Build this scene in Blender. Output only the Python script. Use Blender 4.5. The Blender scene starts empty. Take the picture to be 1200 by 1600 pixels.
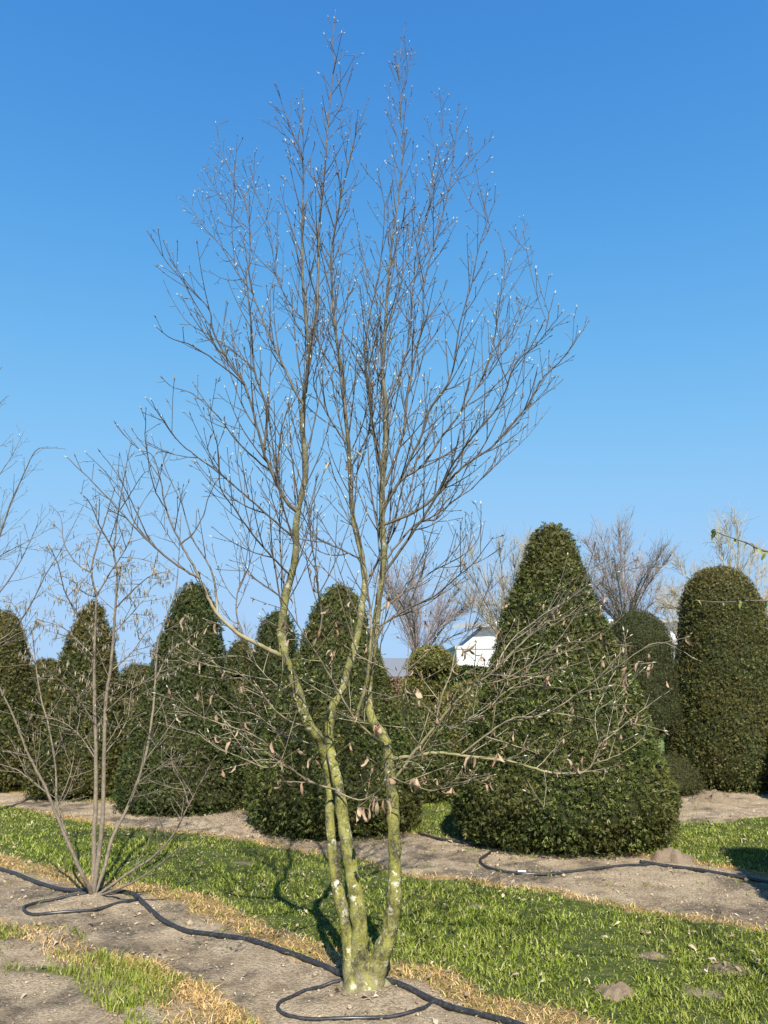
import bpy, math, random
import numpy as np
from mathutils import Vector, Matrix

# ------------------------------------------------------------------ camera, sky, sun, exposure
SC = bpy.context.scene
COL = SC.collection
PITCH = math.radians(12.1)
FPX = 1209.0                      # focal length in pixels of the 1200x1600 photograph
CAMZ = 1.6
cam_d = bpy.data.cameras.new('camera')
cam = bpy.data.objects.new('camera', cam_d)
COL.objects.link(cam)
cam.location = (0, 0, CAMZ)
cam.rotation_euler = (math.pi / 2 + PITCH, 0, 0)
cam_d.sensor_fit = 'VERTICAL'
cam_d.sensor_height = 36.0
cam_d.sensor_width = 27.0
cam_d.lens = FPX / 1600 * 36
cam_d.clip_start = 0.05
cam_d.clip_end = 3000
SC.camera = cam

SUN_EL = math.radians(43)
SUN_AZ = math.radians(180 - 7)    # measured from +Y towards +X
W = bpy.data.worlds.new('World')
SC.world = W
W.use_nodes = True
wn = W.node_tree.nodes
wl = W.node_tree.links
wn.clear()
sky = wn.new('ShaderNodeTexSky')
sky.sky_type = 'NISHITA'
sky.sun_disc = False
sky.sun_elevation = SUN_EL
sky.sun_rotation = SUN_AZ
sky.altitude = 0
sky.air_density = 1.0
sky.dust_density = 0.1
sky.ozone_density = 6.0
# the camera's response to the clear sky: each channel levels off towards the bright horizon
def vm(op, vec):
    n = wn.new('ShaderNodeVectorMath')
    n.operation = op
    n.inputs[1].default_value = vec
    return n


ksq = wn.new('ShaderNodeVectorMath')
ksq.operation = 'MULTIPLY'
kadd = vm('ADD', (1.95, 1.85, 2.35))
kdiv = wn.new('ShaderNodeVectorMath')
kdiv.operation = 'DIVIDE'
kmul = vm('MULTIPLY', (1.80, 2.70, 3.95))
bg = wn.new('ShaderNodeBackground')
bg.inputs['Strength'].default_value = 0.109
wo = wn.new('ShaderNodeOutputWorld')
wl.new(sky.outputs[0], ksq.inputs[0])
wl.new(sky.outputs[0], ksq.inputs[1])
wl.new(ksq.outputs[0], kadd.inputs[0])
wl.new(ksq.outputs[0], kdiv.inputs[0])
wl.new(kadd.outputs[0], kdiv.inputs[1])
wl.new(kdiv.outputs[0], kmul.inputs[0])
wl.new(kmul.outputs[0], bg.inputs[0])
wl.new(bg.outputs[0], wo.inputs[0])

sun_d = bpy.data.lights.new('sun', 'SUN')
sun_d.energy = 5.0
sun_d.angle = math.radians(0.53)
sun_d.color = (1.0, 0.95, 0.86)
sun = bpy.data.objects.new('sun', sun_d)
COL.objects.link(sun)
to_sun = Vector((math.sin(SUN_AZ) * math.cos(SUN_EL), math.cos(SUN_AZ) * math.cos(SUN_EL), math.sin(SUN_EL)))
sun.rotation_euler = to_sun.to_track_quat('Z', 'Y').to_euler()
sun.location = to_sun * 30

SC.view_settings.view_transform = 'Standard'
SC.view_settings.look = 'None'
SC.view_settings.exposure = 1.2
SC.view_settings.gamma = 1.0
SC.view_settings.use_curve_mapping = False

# ------------------------------------------------------------------ helpers
random.seed(11)
RNG = np.random.default_rng(5)
CP, SP = math.cos(PITCH), math.sin(PITCH)


def ray(px, py):
    u = (px - 600) / FPX
    v = (800 - py) / FPX
    return u, CP - v * SP, SP + v * CP


def P(px, py, Y):
    """point of the vertical plane at distance Y that the camera sees at a photograph pixel"""
    a, b, c = ray(px, py)
    t = Y / b
    return Vector((a * t, Y, CAMZ + c * t))


def G(px, py):
    """ground point (x, y) under a photograph pixel"""
    a, b, c = ray(px, py)
    t = -CAMZ / c
    return (a * t, b * t)


def proj(p):
    dz = p[2] - CAMZ
    d = p[1] * CP + dz * SP
    up = -p[1] * SP + dz * CP
    return 600 + FPX * p[0] / d, 800 - FPX * up / d


def hash3(i, j, k, seed):
    h = (i * 374761393 + j * 668265263 + k * 2147483647 + seed * 1274126177) & 0xffffffff
    h = ((h ^ (h >> 13)) * 1274126177) & 0xffffffff
    h = (h ^ (h >> 16)) & 0xffffffff
    return h.astype(np.float64) / 4294967295.0


def vnoise(x, y, z, f, seed=0):
    """vectorised value noise, -1..1"""
    x = np.asarray(x, float) * f
    y = np.asarray(y, float) * f
    z = np.asarray(z, float) * f
    x0 = np.floor(x).astype(np.int64); y0 = np.floor(y).astype(np.int64); z0 = np.floor(z).astype(np.int64)
    fx = x - x0; fy = y - y0; fz = z - z0
    fx = fx * fx * (3 - 2 * fx); fy = fy * fy * (3 - 2 * fy); fz = fz * fz * (3 - 2 * fz)
    r = 0
    for dx in (0, 1):
        for dy in (0, 1):
            for dz in (0, 1):
                w = (fx if dx else 1 - fx) * (fy if dy else 1 - fy) * (fz if dz else 1 - fz)
                r = r + w * hash3(x0 + dx, y0 + dy, z0 + dz, seed)
    return r * 2 - 1


def mesh_np(name, verts, faces, mat, smooth=False, tone=None):
    """faces: (n,3) or (n,4) array"""
    me = bpy.data.meshes.new(name)
    verts = np.asarray(verts, np.float32)
    faces = np.asarray(faces, np.int32)
    n, k = faces.shape
    me.vertices.add(len(verts))
    me.vertices.foreach_set('co', verts.ravel())
    me.loops.add(n * k)
    me.loops.foreach_set('vertex_index', faces.ravel())
    me.polygons.add(n)
    me.polygons.foreach_set('loop_start', np.arange(0, n * k, k, dtype=np.int32))
    me.polygons.foreach_set('loop_total', np.full(n, k, np.int32))
    if smooth:
        me.polygons.foreach_set('use_smooth', np.ones(n, bool))
    if tone is not None:
        for nm, arr in tone.items():
            at = me.attributes.new(nm, 'FLOAT', 'POINT')
            at.data.foreach_set('value', np.asarray(arr, np.float32))
    me.update(calc_edges=True)
    me.validate()
    if mat:
        me.materials.append(mat)
    return me


def link(name, data, parent=None, loc=None):
    o = bpy.data.objects.new(name, data)
    COL.objects.link(o)
    if loc is not None:
        o.location = loc
    if parent is not None:
        o.parent = parent
    return o


def tag(o, label=None, cat=None, group=None, kind=None):
    if label: o['label'] = label
    if cat: o['category'] = cat
    if group: o['group'] = group
    if kind: o['kind'] = kind
    return o


def empty(name, loc, label, cat, group=None):
    o = bpy.data.objects.new(name, None)
    o.empty_display_size = 0.1
    COL.objects.link(o)
    o.location = loc
    return tag(o, label, cat, group)


class MB:
    """collects tubes and boxes; build() links them as ONE mesh object (local to its parent)"""
    def __init__(self):
        self.v = []; self.f = []; self.t = []

    def tube(self, pts, rad, tone=0.0, sides=None, cap=True):
        n = len(pts)
        if n < 2:
            return
        rmax = max(rad)
        s = sides or (4 if rmax < 0.0045 else 5 if rmax < 0.010 else 7 if rmax < 0.02 else 12)
        base = len(self.v)
        prev = None
        for i in range(n):
            a = pts[max(i - 1, 0)]; b = pts[min(i + 1, n - 1)]
            t = (b - a)
            if t.length < 1e-9: t = Vector((0, 0, 1))
            t.normalize()
            if prev is None:
                ref = Vector((1, 0, 0)) if abs(t.x) < 0.8 else Vector((0, 1, 0))
                u = t.cross(ref).normalized()
            else:
                u = (prev - t * prev.dot(t))
                u = u.normalized() if u.length > 1e-6 else t.orthogonal().normalized()
            prev = u
            w = t.cross(u)
            tv = tone[i] if isinstance(tone, (list, tuple)) else tone
            for k in range(s):
                an = 2 * math.pi * k / s
                self.v.append(pts[i] + (u * math.cos(an) + w * math.sin(an)) * rad[i])
                self.t.append(tv)
        for i in range(n - 1):
            for k in range(s):
                a = base + i * s + k; b = base + i * s + (k + 1) % s
                self.f.append((a, b, b + s, a + s))
        if cap:
            self.f.append(tuple(base + (n - 1) * s + k for k in range(s)))
            self.f.append(tuple(base + k for k in reversed(range(s))))

    def box(self, c, sx, sy, sz, rz=0.0):
        b = len(self.v)
        cr, sr = math.cos(rz), math.sin(rz)
        for dz in (-1, 1):
            for dx, dy in ((-1, -1), (1, -1), (1, 1), (-1, 1)):
                x, y = dx * sx / 2, dy * sy / 2
                self.v.append(Vector((c[0] + x * cr - y * sr, c[1] + x * sr + y * cr, c[2] + dz * sz / 2)))
                self.t.append(0.0)
        for q in ((3, 2, 1, 0), (4, 5, 6, 7), (0, 1, 5, 4), (1, 2, 6, 5), (2, 3, 7, 6), (3, 0, 4, 7)):
            self.f.append(tuple(b + i for i in q))

    def poly(self, vs, fs):
        b = len(self.v)
        for v in vs:
            self.v.append(Vector(v)); self.t.append(0.0)
        for f in fs:
            self.f.append(tuple(b + i for i in f))

    def build(self, name, mat, parent=None, smooth=True):
        me = bpy.data.meshes.new(name)
        off = parent_origin(parent)
        me.from_pydata([v - off for v in self.v], [], self.f)
        if smooth:
            me.polygons.foreach_set('use_smooth', [True] * len(me.polygons))
        at = me.attributes.new('tone', 'FLOAT', 'POINT')
        at.data.foreach_set('value', self.t)
        me.materials.append(mat)
        me.update()
        return link(name, me, parent)


def parent_origin(p):
    o = Vector((0, 0, 0))
    while p is not None:
        o = o + Vector(p.location)
        p = p.parent
    return o


# ------------------------------------------------------------------ materials
def new_mat(name):
    m = bpy.data.materials.new(name)
    m.use_nodes = True
    nt = m.node_tree
    b = nt.nodes['Principled BSDF']
    b.inputs['Specular IOR Level'].default_value = 0.25
    b.inputs['Roughness'].default_value = 0.8
    return m, nt, b


ALB = 0.76      # overall reflectance of the plant and soil colours below


def alb(c):
    return c if c[0] == c[1] == c[2] else tuple(v * ALB for v in c)


def ramp(nt, fac, stops, interp='LINEAR'):
    r = nt.nodes.new('ShaderNodeValToRGB')
    r.color_ramp.interpolation = interp
    els = r.color_ramp.elements
    while len(els) < len(stops):
        els.new(0.5)
    for e, (p, c) in zip(els, stops):
        e.position = p
        e.color = (*alb(c), 1)
    nt.links.new(fac, r.inputs[0])
    return r.outputs[0]


def noise(nt, scale, detail=4, rough=0.6, coord='Object', vec=None):
    n = nt.nodes.new('ShaderNodeTexNoise')
    n.inputs['Scale'].default_value = scale
    n.inputs['Detail'].default_value = detail
    n.inputs['Roughness'].default_value = rough
    if vec is None:
        tc = nt.nodes.new('ShaderNodeTexCoord')
        vec = tc.outputs[coord]
    nt.links.new(vec, n.inputs['Vector'])
    return n.outputs['Fac']


def mix(nt, fac, a, b, mode='MIX'):
    m = nt.nodes.new('ShaderNodeMix')
    m.data_type = 'RGBA'
    m.blend_type = mode
    for sock, val in ((m.inputs[0], fac), (m.inputs[6], a), (m.inputs[7], b)):
        if hasattr(val, 'links'):
            nt.links.new(val, sock)
        elif isinstance(val, tuple):
            sock.default_value = (*alb(val), 1)
        else:
            sock.default_value = val
    return m.outputs[2]


def attr(nt, name):
    a = nt.nodes.new('ShaderNodeAttribute')
    a.attribute_name = name
    return a.outputs['Fac']


def bump(nt, b, h, strength=0.4, dist=0.01):
    n = nt.nodes.new('ShaderNodeBump')
    n.inputs['Strength'].default_value = strength
    n.inputs['Distance'].default_value = dist
    nt.links.new(h, n.inputs['Height'])
    nt.links.new(n.outputs[0], b.inputs['Normal'])


def island(nt):
    g = nt.nodes.new('ShaderNodeNewGeometry')
    return g.outputs['Random Per Island']


def blade_mat(name, stops, transl=0.35, big=None, rough=0.6, top=None):
    """thin plant matter: colour per blade, some light through it"""
    m, nt, b = new_mat(name)
    c = ramp(nt, island(nt), stops)
    if big:
        c = mix(nt, ramp(nt, noise(nt, big[0], 3), [(0.42, (0, 0, 0)), (0.62, (1, 1, 1))]), c, mix(nt, big[2], c, big[1]))
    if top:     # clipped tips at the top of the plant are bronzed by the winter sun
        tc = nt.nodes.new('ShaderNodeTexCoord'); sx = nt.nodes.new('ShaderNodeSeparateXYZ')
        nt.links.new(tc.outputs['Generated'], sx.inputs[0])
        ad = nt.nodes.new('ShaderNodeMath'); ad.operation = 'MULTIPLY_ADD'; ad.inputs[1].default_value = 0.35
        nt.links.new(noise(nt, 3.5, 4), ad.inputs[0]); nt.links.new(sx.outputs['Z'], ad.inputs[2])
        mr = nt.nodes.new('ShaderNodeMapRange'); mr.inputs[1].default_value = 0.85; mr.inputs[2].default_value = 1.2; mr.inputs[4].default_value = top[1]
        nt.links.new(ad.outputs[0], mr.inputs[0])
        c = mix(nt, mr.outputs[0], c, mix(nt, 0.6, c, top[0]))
    nt.links.new(c, b.inputs['Base Color'])
    b.inputs['Roughness'].default_value = rough
    if transl > 0:
        tr = nt.nodes.new('ShaderNodeBsdfTranslucent')
        nt.links.new(c, tr.inputs[0])
        ms = nt.nodes.new('ShaderNodeMixShader')
        ms.inputs[0].default_value = transl
        out = nt.nodes['Material Output']
        nt.links.new(b.outputs[0], ms.inputs[1])
        nt.links.new(tr.outputs[0], ms.inputs[2])
        nt.links.new(ms.outputs[0], out.inputs[0])
    return m


M = {}
M['grass'] = blade_mat('grass', [(0.0, (0.120, 0.170, 0.013)), (0.45, (0.215, 0.280, 0.026)), (0.80, (0.31, 0.365, 0.046)), (0.92, (0.40, 0.39, 0.12)), (1.0, (0.68, 0.60, 0.30))], 0.3,
                       (1.3, (0.22, 0.225, 0.045), 0.5), rough=0.5)
M['straw'] = blade_mat('dead_grass', [(0.0, (0.38, 0.22, 0.075)), (0.5, (0.62, 0.40, 0.15)), (1.0, (0.78, 0.58, 0.28))], 0.2)
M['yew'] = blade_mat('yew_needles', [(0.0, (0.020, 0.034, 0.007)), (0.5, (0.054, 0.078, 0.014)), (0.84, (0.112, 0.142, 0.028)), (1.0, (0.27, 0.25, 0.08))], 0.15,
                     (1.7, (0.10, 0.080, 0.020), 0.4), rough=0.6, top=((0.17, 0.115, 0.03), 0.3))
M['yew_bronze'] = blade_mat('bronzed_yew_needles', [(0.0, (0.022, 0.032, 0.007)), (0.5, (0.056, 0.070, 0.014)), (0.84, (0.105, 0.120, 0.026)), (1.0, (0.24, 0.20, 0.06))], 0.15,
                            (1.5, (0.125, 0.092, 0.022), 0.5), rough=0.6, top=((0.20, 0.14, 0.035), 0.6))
M['yew_olive'] = blade_mat('olive_yew_needles', [(0.0, (0.07, 0.072, 0.014)), (0.5, (0.155, 0.145, 0.030)), (1.0, (0.27, 0.24, 0.06))], 0.15, rough=0.6)
M['yew_smooth'] = blade_mat('tight_yew_needles', [(0.0, (0.030, 0.036, 0.009)), (0.5, (0.044, 0.052, 0.013)), (1.0, (0.066, 0.070, 0.018))], 0.12, (1.2, (0.07, 0.055, 0.018), 0.4), rough=0.65)
M['yew_dark'] = blade_mat('dark_yew_needles', [(0.0, (0.016, 0.028, 0.007)), (0.5, (0.040, 0.060, 0.013)), (1.0, (0.10, 0.125, 0.028))], 0.12,
                          (1.7, (0.09, 0.072, 0.024), 0.35), rough=0.6)

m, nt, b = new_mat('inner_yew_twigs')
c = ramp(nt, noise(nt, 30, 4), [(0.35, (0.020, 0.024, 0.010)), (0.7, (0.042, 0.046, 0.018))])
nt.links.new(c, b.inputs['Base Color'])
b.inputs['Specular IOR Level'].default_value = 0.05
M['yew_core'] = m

# bark of the big stems: green algae, grey bark, pale lichen patches
m, nt, b = new_mat('mossy_bark')
tc = nt.nodes.new('ShaderNodeTexCoord')
mp = nt.nodes.new('ShaderNodeMapping')
mp.inputs['Scale'].default_value = (1, 1, 0.6)
nt.links.new(tc.outputs['Object'], mp.inputs[0])
n1 = noise(nt, 13, 8, 0.75, vec=mp.outputs[0])
n2 = noise(nt, 70, 5, 0.65, vec=tc.outputs['Object'])
n3 = noise(nt, 26, 5, 0.72, vec=tc.outputs['Object'])
c = ramp(nt, n1, [(0.37, (0.032, 0.027, 0.017)), (0.45, (0.105, 0.10, 0.028)), (0.53, (0.225, 0.215, 0.038)), (0.61, (0.27, 0.25, 0.075)), (0.70, (0.34, 0.30, 0.21))])
c = mix(nt, ramp(nt, n2, [(0.52, (0, 0, 0)), (0.62, (0.8, 0.8, 0.8))]), c, mix(nt, n1, (0.12, 0.11, 0.07), (0.30, 0.29, 0.16)))
li = ramp(nt, n3, [(0.55, (0, 0, 0)), (0.60, (1, 1, 1))])
lc = ramp(nt, noise(nt, 4.5, 2, 0.5, vec=tc.outputs['Object']), [(0.46, (0.12, 0.12, 0.12)), (0.58, (1, 1, 1))])
li = mix(nt, 1.0, li, lc, 'MULTIPLY')
c = mix(nt, li, c, (0.60, 0.58, 0.46))
c = mix(nt, attr(nt, 'tone'), c, mix(nt, n3, (0.28, 0.225, 0.155), (0.15, 0.125, 0.09)))
nt.links.new(c, b.inputs['Base Color'])
bump(nt, b, n2, 0.8, 0.012)
M['bark'] = m

# limbs and twigs: tone 0 = young dark shoot, 1 = grey bark, 2 = pale lichened lower twig, 3 = algae green
m, nt, b = new_mat('twig_bark')
tn = attr(nt, 'tone')
n1 = noise(nt, 30, 3)
dv = nt.nodes.new('ShaderNodeMath'); dv.operation = 'DIVIDE'; dv.inputs[1].default_value = 3.0
nt.links.new(tn, dv.inputs[0])
c = ramp(nt, dv.outputs[0], [(0.0, (0.052, 0.033, 0.028)), (0.33, (0.115, 0.095, 0.070)), (0.66, (0.37, 0.30, 0.185)), (1.0, (0.14, 0.135, 0.042))])
c = mix(nt, ramp(nt, n1, [(0.42, (0, 0, 0)), (0.68, (0.7, 0.7, 0.7))]), c, mix(nt, 0.35, c, (0.34, 0.32, 0.23)))
nt.links.new(c, b.inputs['Base Color'])
b.inputs['Roughness'].default_value = 0.6
M['twig'] = m
M['bud'] = blade_mat('buds', [(0.0, (0.07, 0.045, 0.03)), (0.55, (0.16, 0.12, 0.07)), (0.8, (0.38, 0.36, 0.24)), (1.0, (0.70, 0.71, 0.58))], 0.1, rough=0.35)
M['catkin'] = blade_mat('catkins', [(0.0, (0.20, 0.16, 0.10)), (0.6, (0.34, 0.29, 0.20)), (1.0, (0.50, 0.44, 0.31))], 0.1)
M['dead_leaf'] = blade_mat('withered_leaf', [(0.0, (0.30, 0.18, 0.11)), (0.5, (0.43, 0.28, 0.19)), (1.0, (0.52, 0.40, 0.27))], 0.3)
mm = M['dead_leaf']
M['litter'] = blade_mat('leaf_litter', [(0.0, (0.20, 0.13, 0.085)), (0.5, (0.36, 0.28, 0.18)), (1.0, (0.56, 0.47, 0.34))], 0.15)
M['young_leaf'] = blade_mat('young_leaf', [(0.0, (0.22, 0.23, 0.05)), (0.5, (0.34, 0.34, 0.10)), (1.0, (0.44, 0.40, 0.15))], 0.4)
M['hazel_bark'], nt, b = new_mat('hazel_bark')
c = ramp(nt, noise(nt, 26, 4), [(0.3, (0.17, 0.13, 0.09)), (0.55, (0.29, 0.235, 0.17)), (0.75, (0.40, 0.35, 0.27))])
nt.links.new(c, b.inputs['Base Color'])
bump(nt, b, noise(nt, 80, 3), 0.4, 0.004)

m, nt, b = new_mat('hose_plastic')
c = ramp(nt, noise(nt, 60, 3), [(0.4, (0.016, 0.017, 0.019)), (0.8, (0.06, 0.057, 0.052))])
nt.links.new(c, b.inputs['Base Color'])
b.inputs['Roughness'].default_value = 0.38
b.inputs['Specular IOR Level'].default_value = 0.5
M['hose'] = m
m, nt, b = new_mat('tag_plastic')
b.inputs['Base Color'].default_value = (0.8, 0.8, 0.78, 1)
M['white'] = m


def soil_nodes(nt):
    tc = nt.nodes.new('ShaderNodeTexCoord')
    v = tc.outputs['Object']
    a = noise(nt, 3.2, 9, 0.72, vec=v)
    d = noise(nt, 55, 5, 0.7, vec=v)
    c = ramp(nt, a, [(0.30, (0.20, 0.150, 0.098)), (0.42, (0.37, 0.282, 0.184)), (0.54, (0.52, 0.405, 0.272)), (0.72, (0.61, 0.485, 0.335))])
    c = mix(nt, ramp(nt, d, [(0.38, (0.9, 0.9, 0.9)), (0.54, (0, 0, 0))]), c, mix(nt, 0.6, c, (0.11, 0.085, 0.062)))
    s = nt.nodes.new('ShaderNodeTexVoronoi'); s.inputs['Scale'].default_value = 38
    nt.links.new(v, s.inputs['Vector'])
    c = mix(nt, ramp(nt, s.outputs['Distance'], [(0.10, (0.5, 0.5, 0.5)), (0.2, (0, 0, 0))]), c, (0.40, 0.33, 0.25))
    return c, d, v


m, nt, b = new_mat('ground_soil_and_turf')
c, d, v = soil_nodes(nt)
damp = attr(nt, 'damp')
dn = ramp(nt, noise(nt, 24, 6, 0.75, vec=v), [(0.40, (0.35, 0.35, 0.35)), (0.58, (1, 1, 1))])
c = mix(nt, mix(nt, 1.0, damp, dn, 'MULTIPLY'), c, mix(nt, 0.85, c, (0.085, 0.070, 0.058)))
turf = ramp(nt, noise(nt, 14, 4, vec=v), [(0.3, (0.055, 0.075, 0.018)), (0.55, (0.10, 0.125, 0.032)), (0.75, (0.20, 0.18, 0.085))])
c = mix(nt, attr(nt, 'straw'), c, ramp(nt, noise(nt, 40, 4, vec=v), [(0.3, (0.27, 0.17, 0.07)), (0.7, (0.48, 0.34, 0.16))]))
c = mix(nt, attr(nt, 'turf'), c, turf)
nt.links.new(c, b.inputs['Base Color'])
b.inputs['Roughness'].default_value = 0.95
b.inputs['Specular IOR Level'].default_value = 0.1
bump(nt, b, d, 1.0, 0.035)
M['ground'] = m

m, nt, b = new_mat('dug_soil')
c, d, v = soil_nodes(nt)
nt.links.new(c, b.inputs['Base Color'])
b.inputs['Roughness'].default_value = 0.95
bump(nt, b, d, 0.7, 0.02)
M['soil'] = m
m, nt, b = new_mat('dark_dug_soil')
c, d, v = soil_nodes(nt)
c = mix(nt, 0.75, c, (0.12, 0.085, 0.06))
nt.links.new(c, b.inputs['Base Color'])
b.inputs['Roughness'].default_value = 0.95
bump(nt, b, d, 0.7, 0.02)
M['dark_soil'] = m

m, nt, b = new_mat('heaped_sand')
c, d, v = soil_nodes(nt)
c = mix(nt, 0.45, c, (0.22, 0.165, 0.11))
nt.links.new(c, b.inputs['Base Color'])
b.inputs['Roughness'].default_value = 0.95
bump(nt, b, d, 1.0, 0.05)
M['heap'] = m

m, nt, b = new_mat('far_turf')
c = ramp(nt, noise(nt, 0.6, 8, 0.7), [(0.3, (0.075, 0.11, 0.025)), (0.6, (0.13, 0.175, 0.04)), (0.8, (0.22, 0.20, 0.09))])
nt.links.new(c, b.inputs['Base Color'])
b.inputs['Roughness'].default_value = 0.95
M['far'] = m

# ------------------------------------------------------------------ ground zones (edges measured on the ground)
def edge(pts):
    return np.array([G(*p) for p in pts])


def in_poly(x, y, poly):
    x = np.asarray(x); y = np.asarray(y)
    r = np.zeros(x.shape, bool)
    n = len(poly)
    for i in range(n):
        x1, y1 = poly[i]; x2, y2 = poly[(i + 1) % n]
        c = (y1 > y) != (y2 > y)
        xi = (x2 - x1) * (y - y1) / (y2 - y1 + 1e-12) + x1
        r ^= c & (x < xi)
    return r


def poly_dist(x, y, poly, closed=True):
    d = np.full(np.shape(x), 1e9)
    n = len(poly)
    for i in range(n if closed else n - 1):
        ax, ay = poly[i]; bx, by = poly[(i + 1) % n]
        ex, ey = bx - ax, by - ay
        t = np.clip(((x - ax) * ex + (y - ay) * ey) / (ex * ex + ey * ey + 1e-12), 0, 1)
        d = np.minimum(d, np.hypot(x - ax - t * ex, y - ay - t * ey))
    return d


S1_UP = [(-260, 1292), (-120, 1322), (0, 1352), (60, 1370), (110, 1385), (220, 1397), (280, 1410), (330, 1440), (400, 1465), (480, 1498), (560, 1518), (640, 1530), (700, 1558), (760, 1583), (860, 1615), (1100, 1700)]
S1_LO = [(800, 1900), (480, 1680), (400, 1612), (350, 1570), (290, 1535), (220, 1503), (150, 1488), (110, 1458), (60, 1448), (0, 1440), (-200, 1420), (-330, 1400)]
S1 = edge(S1_UP + S1_LO)
S0 = edge([(-60, 1522), (60, 1518), (110, 1522), (140, 1545), (165, 1575), (215, 1620), (260, 1720), (150, 1900), (-600, 1900), (-500, 1560)])
S2 = edge([(-260, 1208), (0, 1236), (200, 1258), (400, 1268), (640, 1303), (720, 1313), (800, 1322), (1040, 1343), (1200, 1368), (1400, 1400),
           (1400, 1500), (1200, 1452), (1100, 1437), (1025, 1425), (960, 1408), (880, 1394), (800, 1387), (720, 1372), (630, 1360), (600, 1350), (500, 1332), (390, 1312), (320, 1301), (200, 1290), (100, 1275), (0, 1256), (-260, 1222)])
S3 = edge([(860, 1240), (1000, 1282), (1050, 1288), (1120, 1284), (1200, 1278), (1400, 1270), (1500, 1228), (1000, 1222)])
NEARBAND = edge([(10, 1440), (60, 1446), (110, 1452), (150, 1484), (215, 1500), (290, 1535), (360, 1585), (440, 1660), (330, 1680), (230, 1640), (150, 1570), (110, 1522), (60, 1512), (-60, 1525), (-300, 1500), (-300, 1410)])
BARE = [(G(1020, 1490), 0.05), (G(1143, 1516), 0.07), (G(880, 1450), 0.04), (G(1085, 1478), 0.035), (G(1110, 1553), 0.04), (G(385, 1350), 0.04), (G(455, 1362), 0.05), (G(690, 1413), 0.03), (G(742, 1416), 0.03), (G(1015, 1440), 0.03)]
MOUNDS = [  # local heaps in the soil sheet: centre, height, radius
    (G(1115, 1262), 0.05, 0.30), (G(380, 1296), 0.07, 0.45), (G(980, 1372), 0.03, 0.5), (G(568, 1552), 0.035, 0.30), (G(147, 1405), 0.035, 0.35), (G(900, 1340), 0.03, 0.9)]


def zones(x, y):
    """soil mask, straw mask (0..1) for ground points"""
    x = np.asarray(x, float); y = np.asarray(y, float)
    wob = 0.06 * vnoise(x, y, 0 * x, 3.1, 1) + 0.035 * vnoise(x, y, 0 * x, 11, 2)
    soil = np.zeros(x.shape); straw = np.zeros(x.shape)
    for pl, w in ((S1, 0.26), (S0, 0.04), (NEARBAND, 0.02), (S2, 0.11), (S3, 0.05)):
        ins = in_poly(x, y, pl)
        d = np.where(ins, poly_dist(x, y, pl), -poly_dist(x, y, pl)) + wob
        soil = np.maximum(soil, np.clip(d / 0.05 + 0.5, 0, 1))
        band = np.clip(1 - np.abs(d + w * 0.42) / (w * 0.62), 0, 1)
        if pl is S1 or pl is S2:
            straw = np.maximum(straw, np.clip(band * 2.0, 0, 1))
    patch = np.clip(vnoise(x, y, 0 * x, 1.1, 4) * 1.2 + 1.0, 0, 1)
    straw = straw * patch
    for (bx, by), r in BARE:
        soil = np.maximum(soil, np.clip((r - np.hypot((x - bx) * 0.7, y - by) + wob) / 0.05 + 0.5, 0, 1) * 0.85)
    return soil, straw


def gz(x, y):
    x = np.asarray(x, float); y = np.asarray(y, float)
    soil, _ = zones(x, y)
    z = 0.012 * vnoise(x, y, 0 * x, 2.3, 7)
    rough = 0.008 * vnoise(x, y, 0 * x, 5, 8) + 0.009 * vnoise(x, y, 0 * x, 12, 9) + 0.007 * vnoise(x, y, 0 * x, 24, 10)
    z = z + soil * (rough - 0.004)
    for (cx, cy), h, r in MOUNDS:
        z = z + h * np.exp(-((x - cx) ** 2 + (y - cy) ** 2) / (r * r) * 2.0)
    return z


def gz1(x, y):
    return float(gz(np.array([x]), np.array([y]))[0])


# near ground, one fine sheet in three bands of resolution
def sheet(x0, x1, y0, y1, st):
    xs = np.arange(x0, x1 + st / 2, st); ys = np.arange(y0, y1 + st / 2, st)
    X, Y = np.meshgrid(xs, ys)
    nx, ny = len(xs), len(ys)
    i = np.arange(nx * ny).reshape(ny, nx)
    f = np.stack([i[:-1, :-1], i[:-1, 1:], i[1:, 1:], i[1:, :-1]], -1).reshape(-1, 4)
    return X.ravel(), Y.ravel(), f


X, Y, F = sheet(-8.0, 7.0, 1.6, 13.6, 0.04)
soil, straw = zones(X, Y)
Z = gz(X, Y)
damp = np.clip(vnoise(X, Y, 0 * X, 1.7, 21) * 2.0 + vnoise(X, Y, 0 * X, 5.5, 22) * 1.4 + vnoise(X, Y, 0 * X, 11, 23) * 0.6 - 0.45, 0, 1) * soil
ex = np.minimum(np.minimum(X + 8.0, 7.0 - X), np.minimum(13.6 - Y, Y - 1.6))
Z = Z - 0.05 * np.clip(1 - ex / 0.5, 0, 1)
me = mesh_np('ground', np.stack([X, Y, Z], 1), F, M['ground'], True,
             {'turf': np.clip(1 - soil - straw, 0, 1), 'straw': straw * (1 - soil * 0.6), 'damp': damp})
tag(link('ground', me), kind='structure')
mb = MB()
R_ = 900
mb.poly([(-R_, -R_, -0.035), (R_, -R_, -0.035), (R_, R_, -0.035), (-R_, R_, -0.035)], [(0, 1, 2, 3)])
tag(mb.build('meadow', M['far'], smooth=False), kind='structure')

# ------------------------------------------------------------------ grass
def in_view(x, y, m=0.9):
    return (np.abs(x) < 0.53 * y + m)


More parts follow.
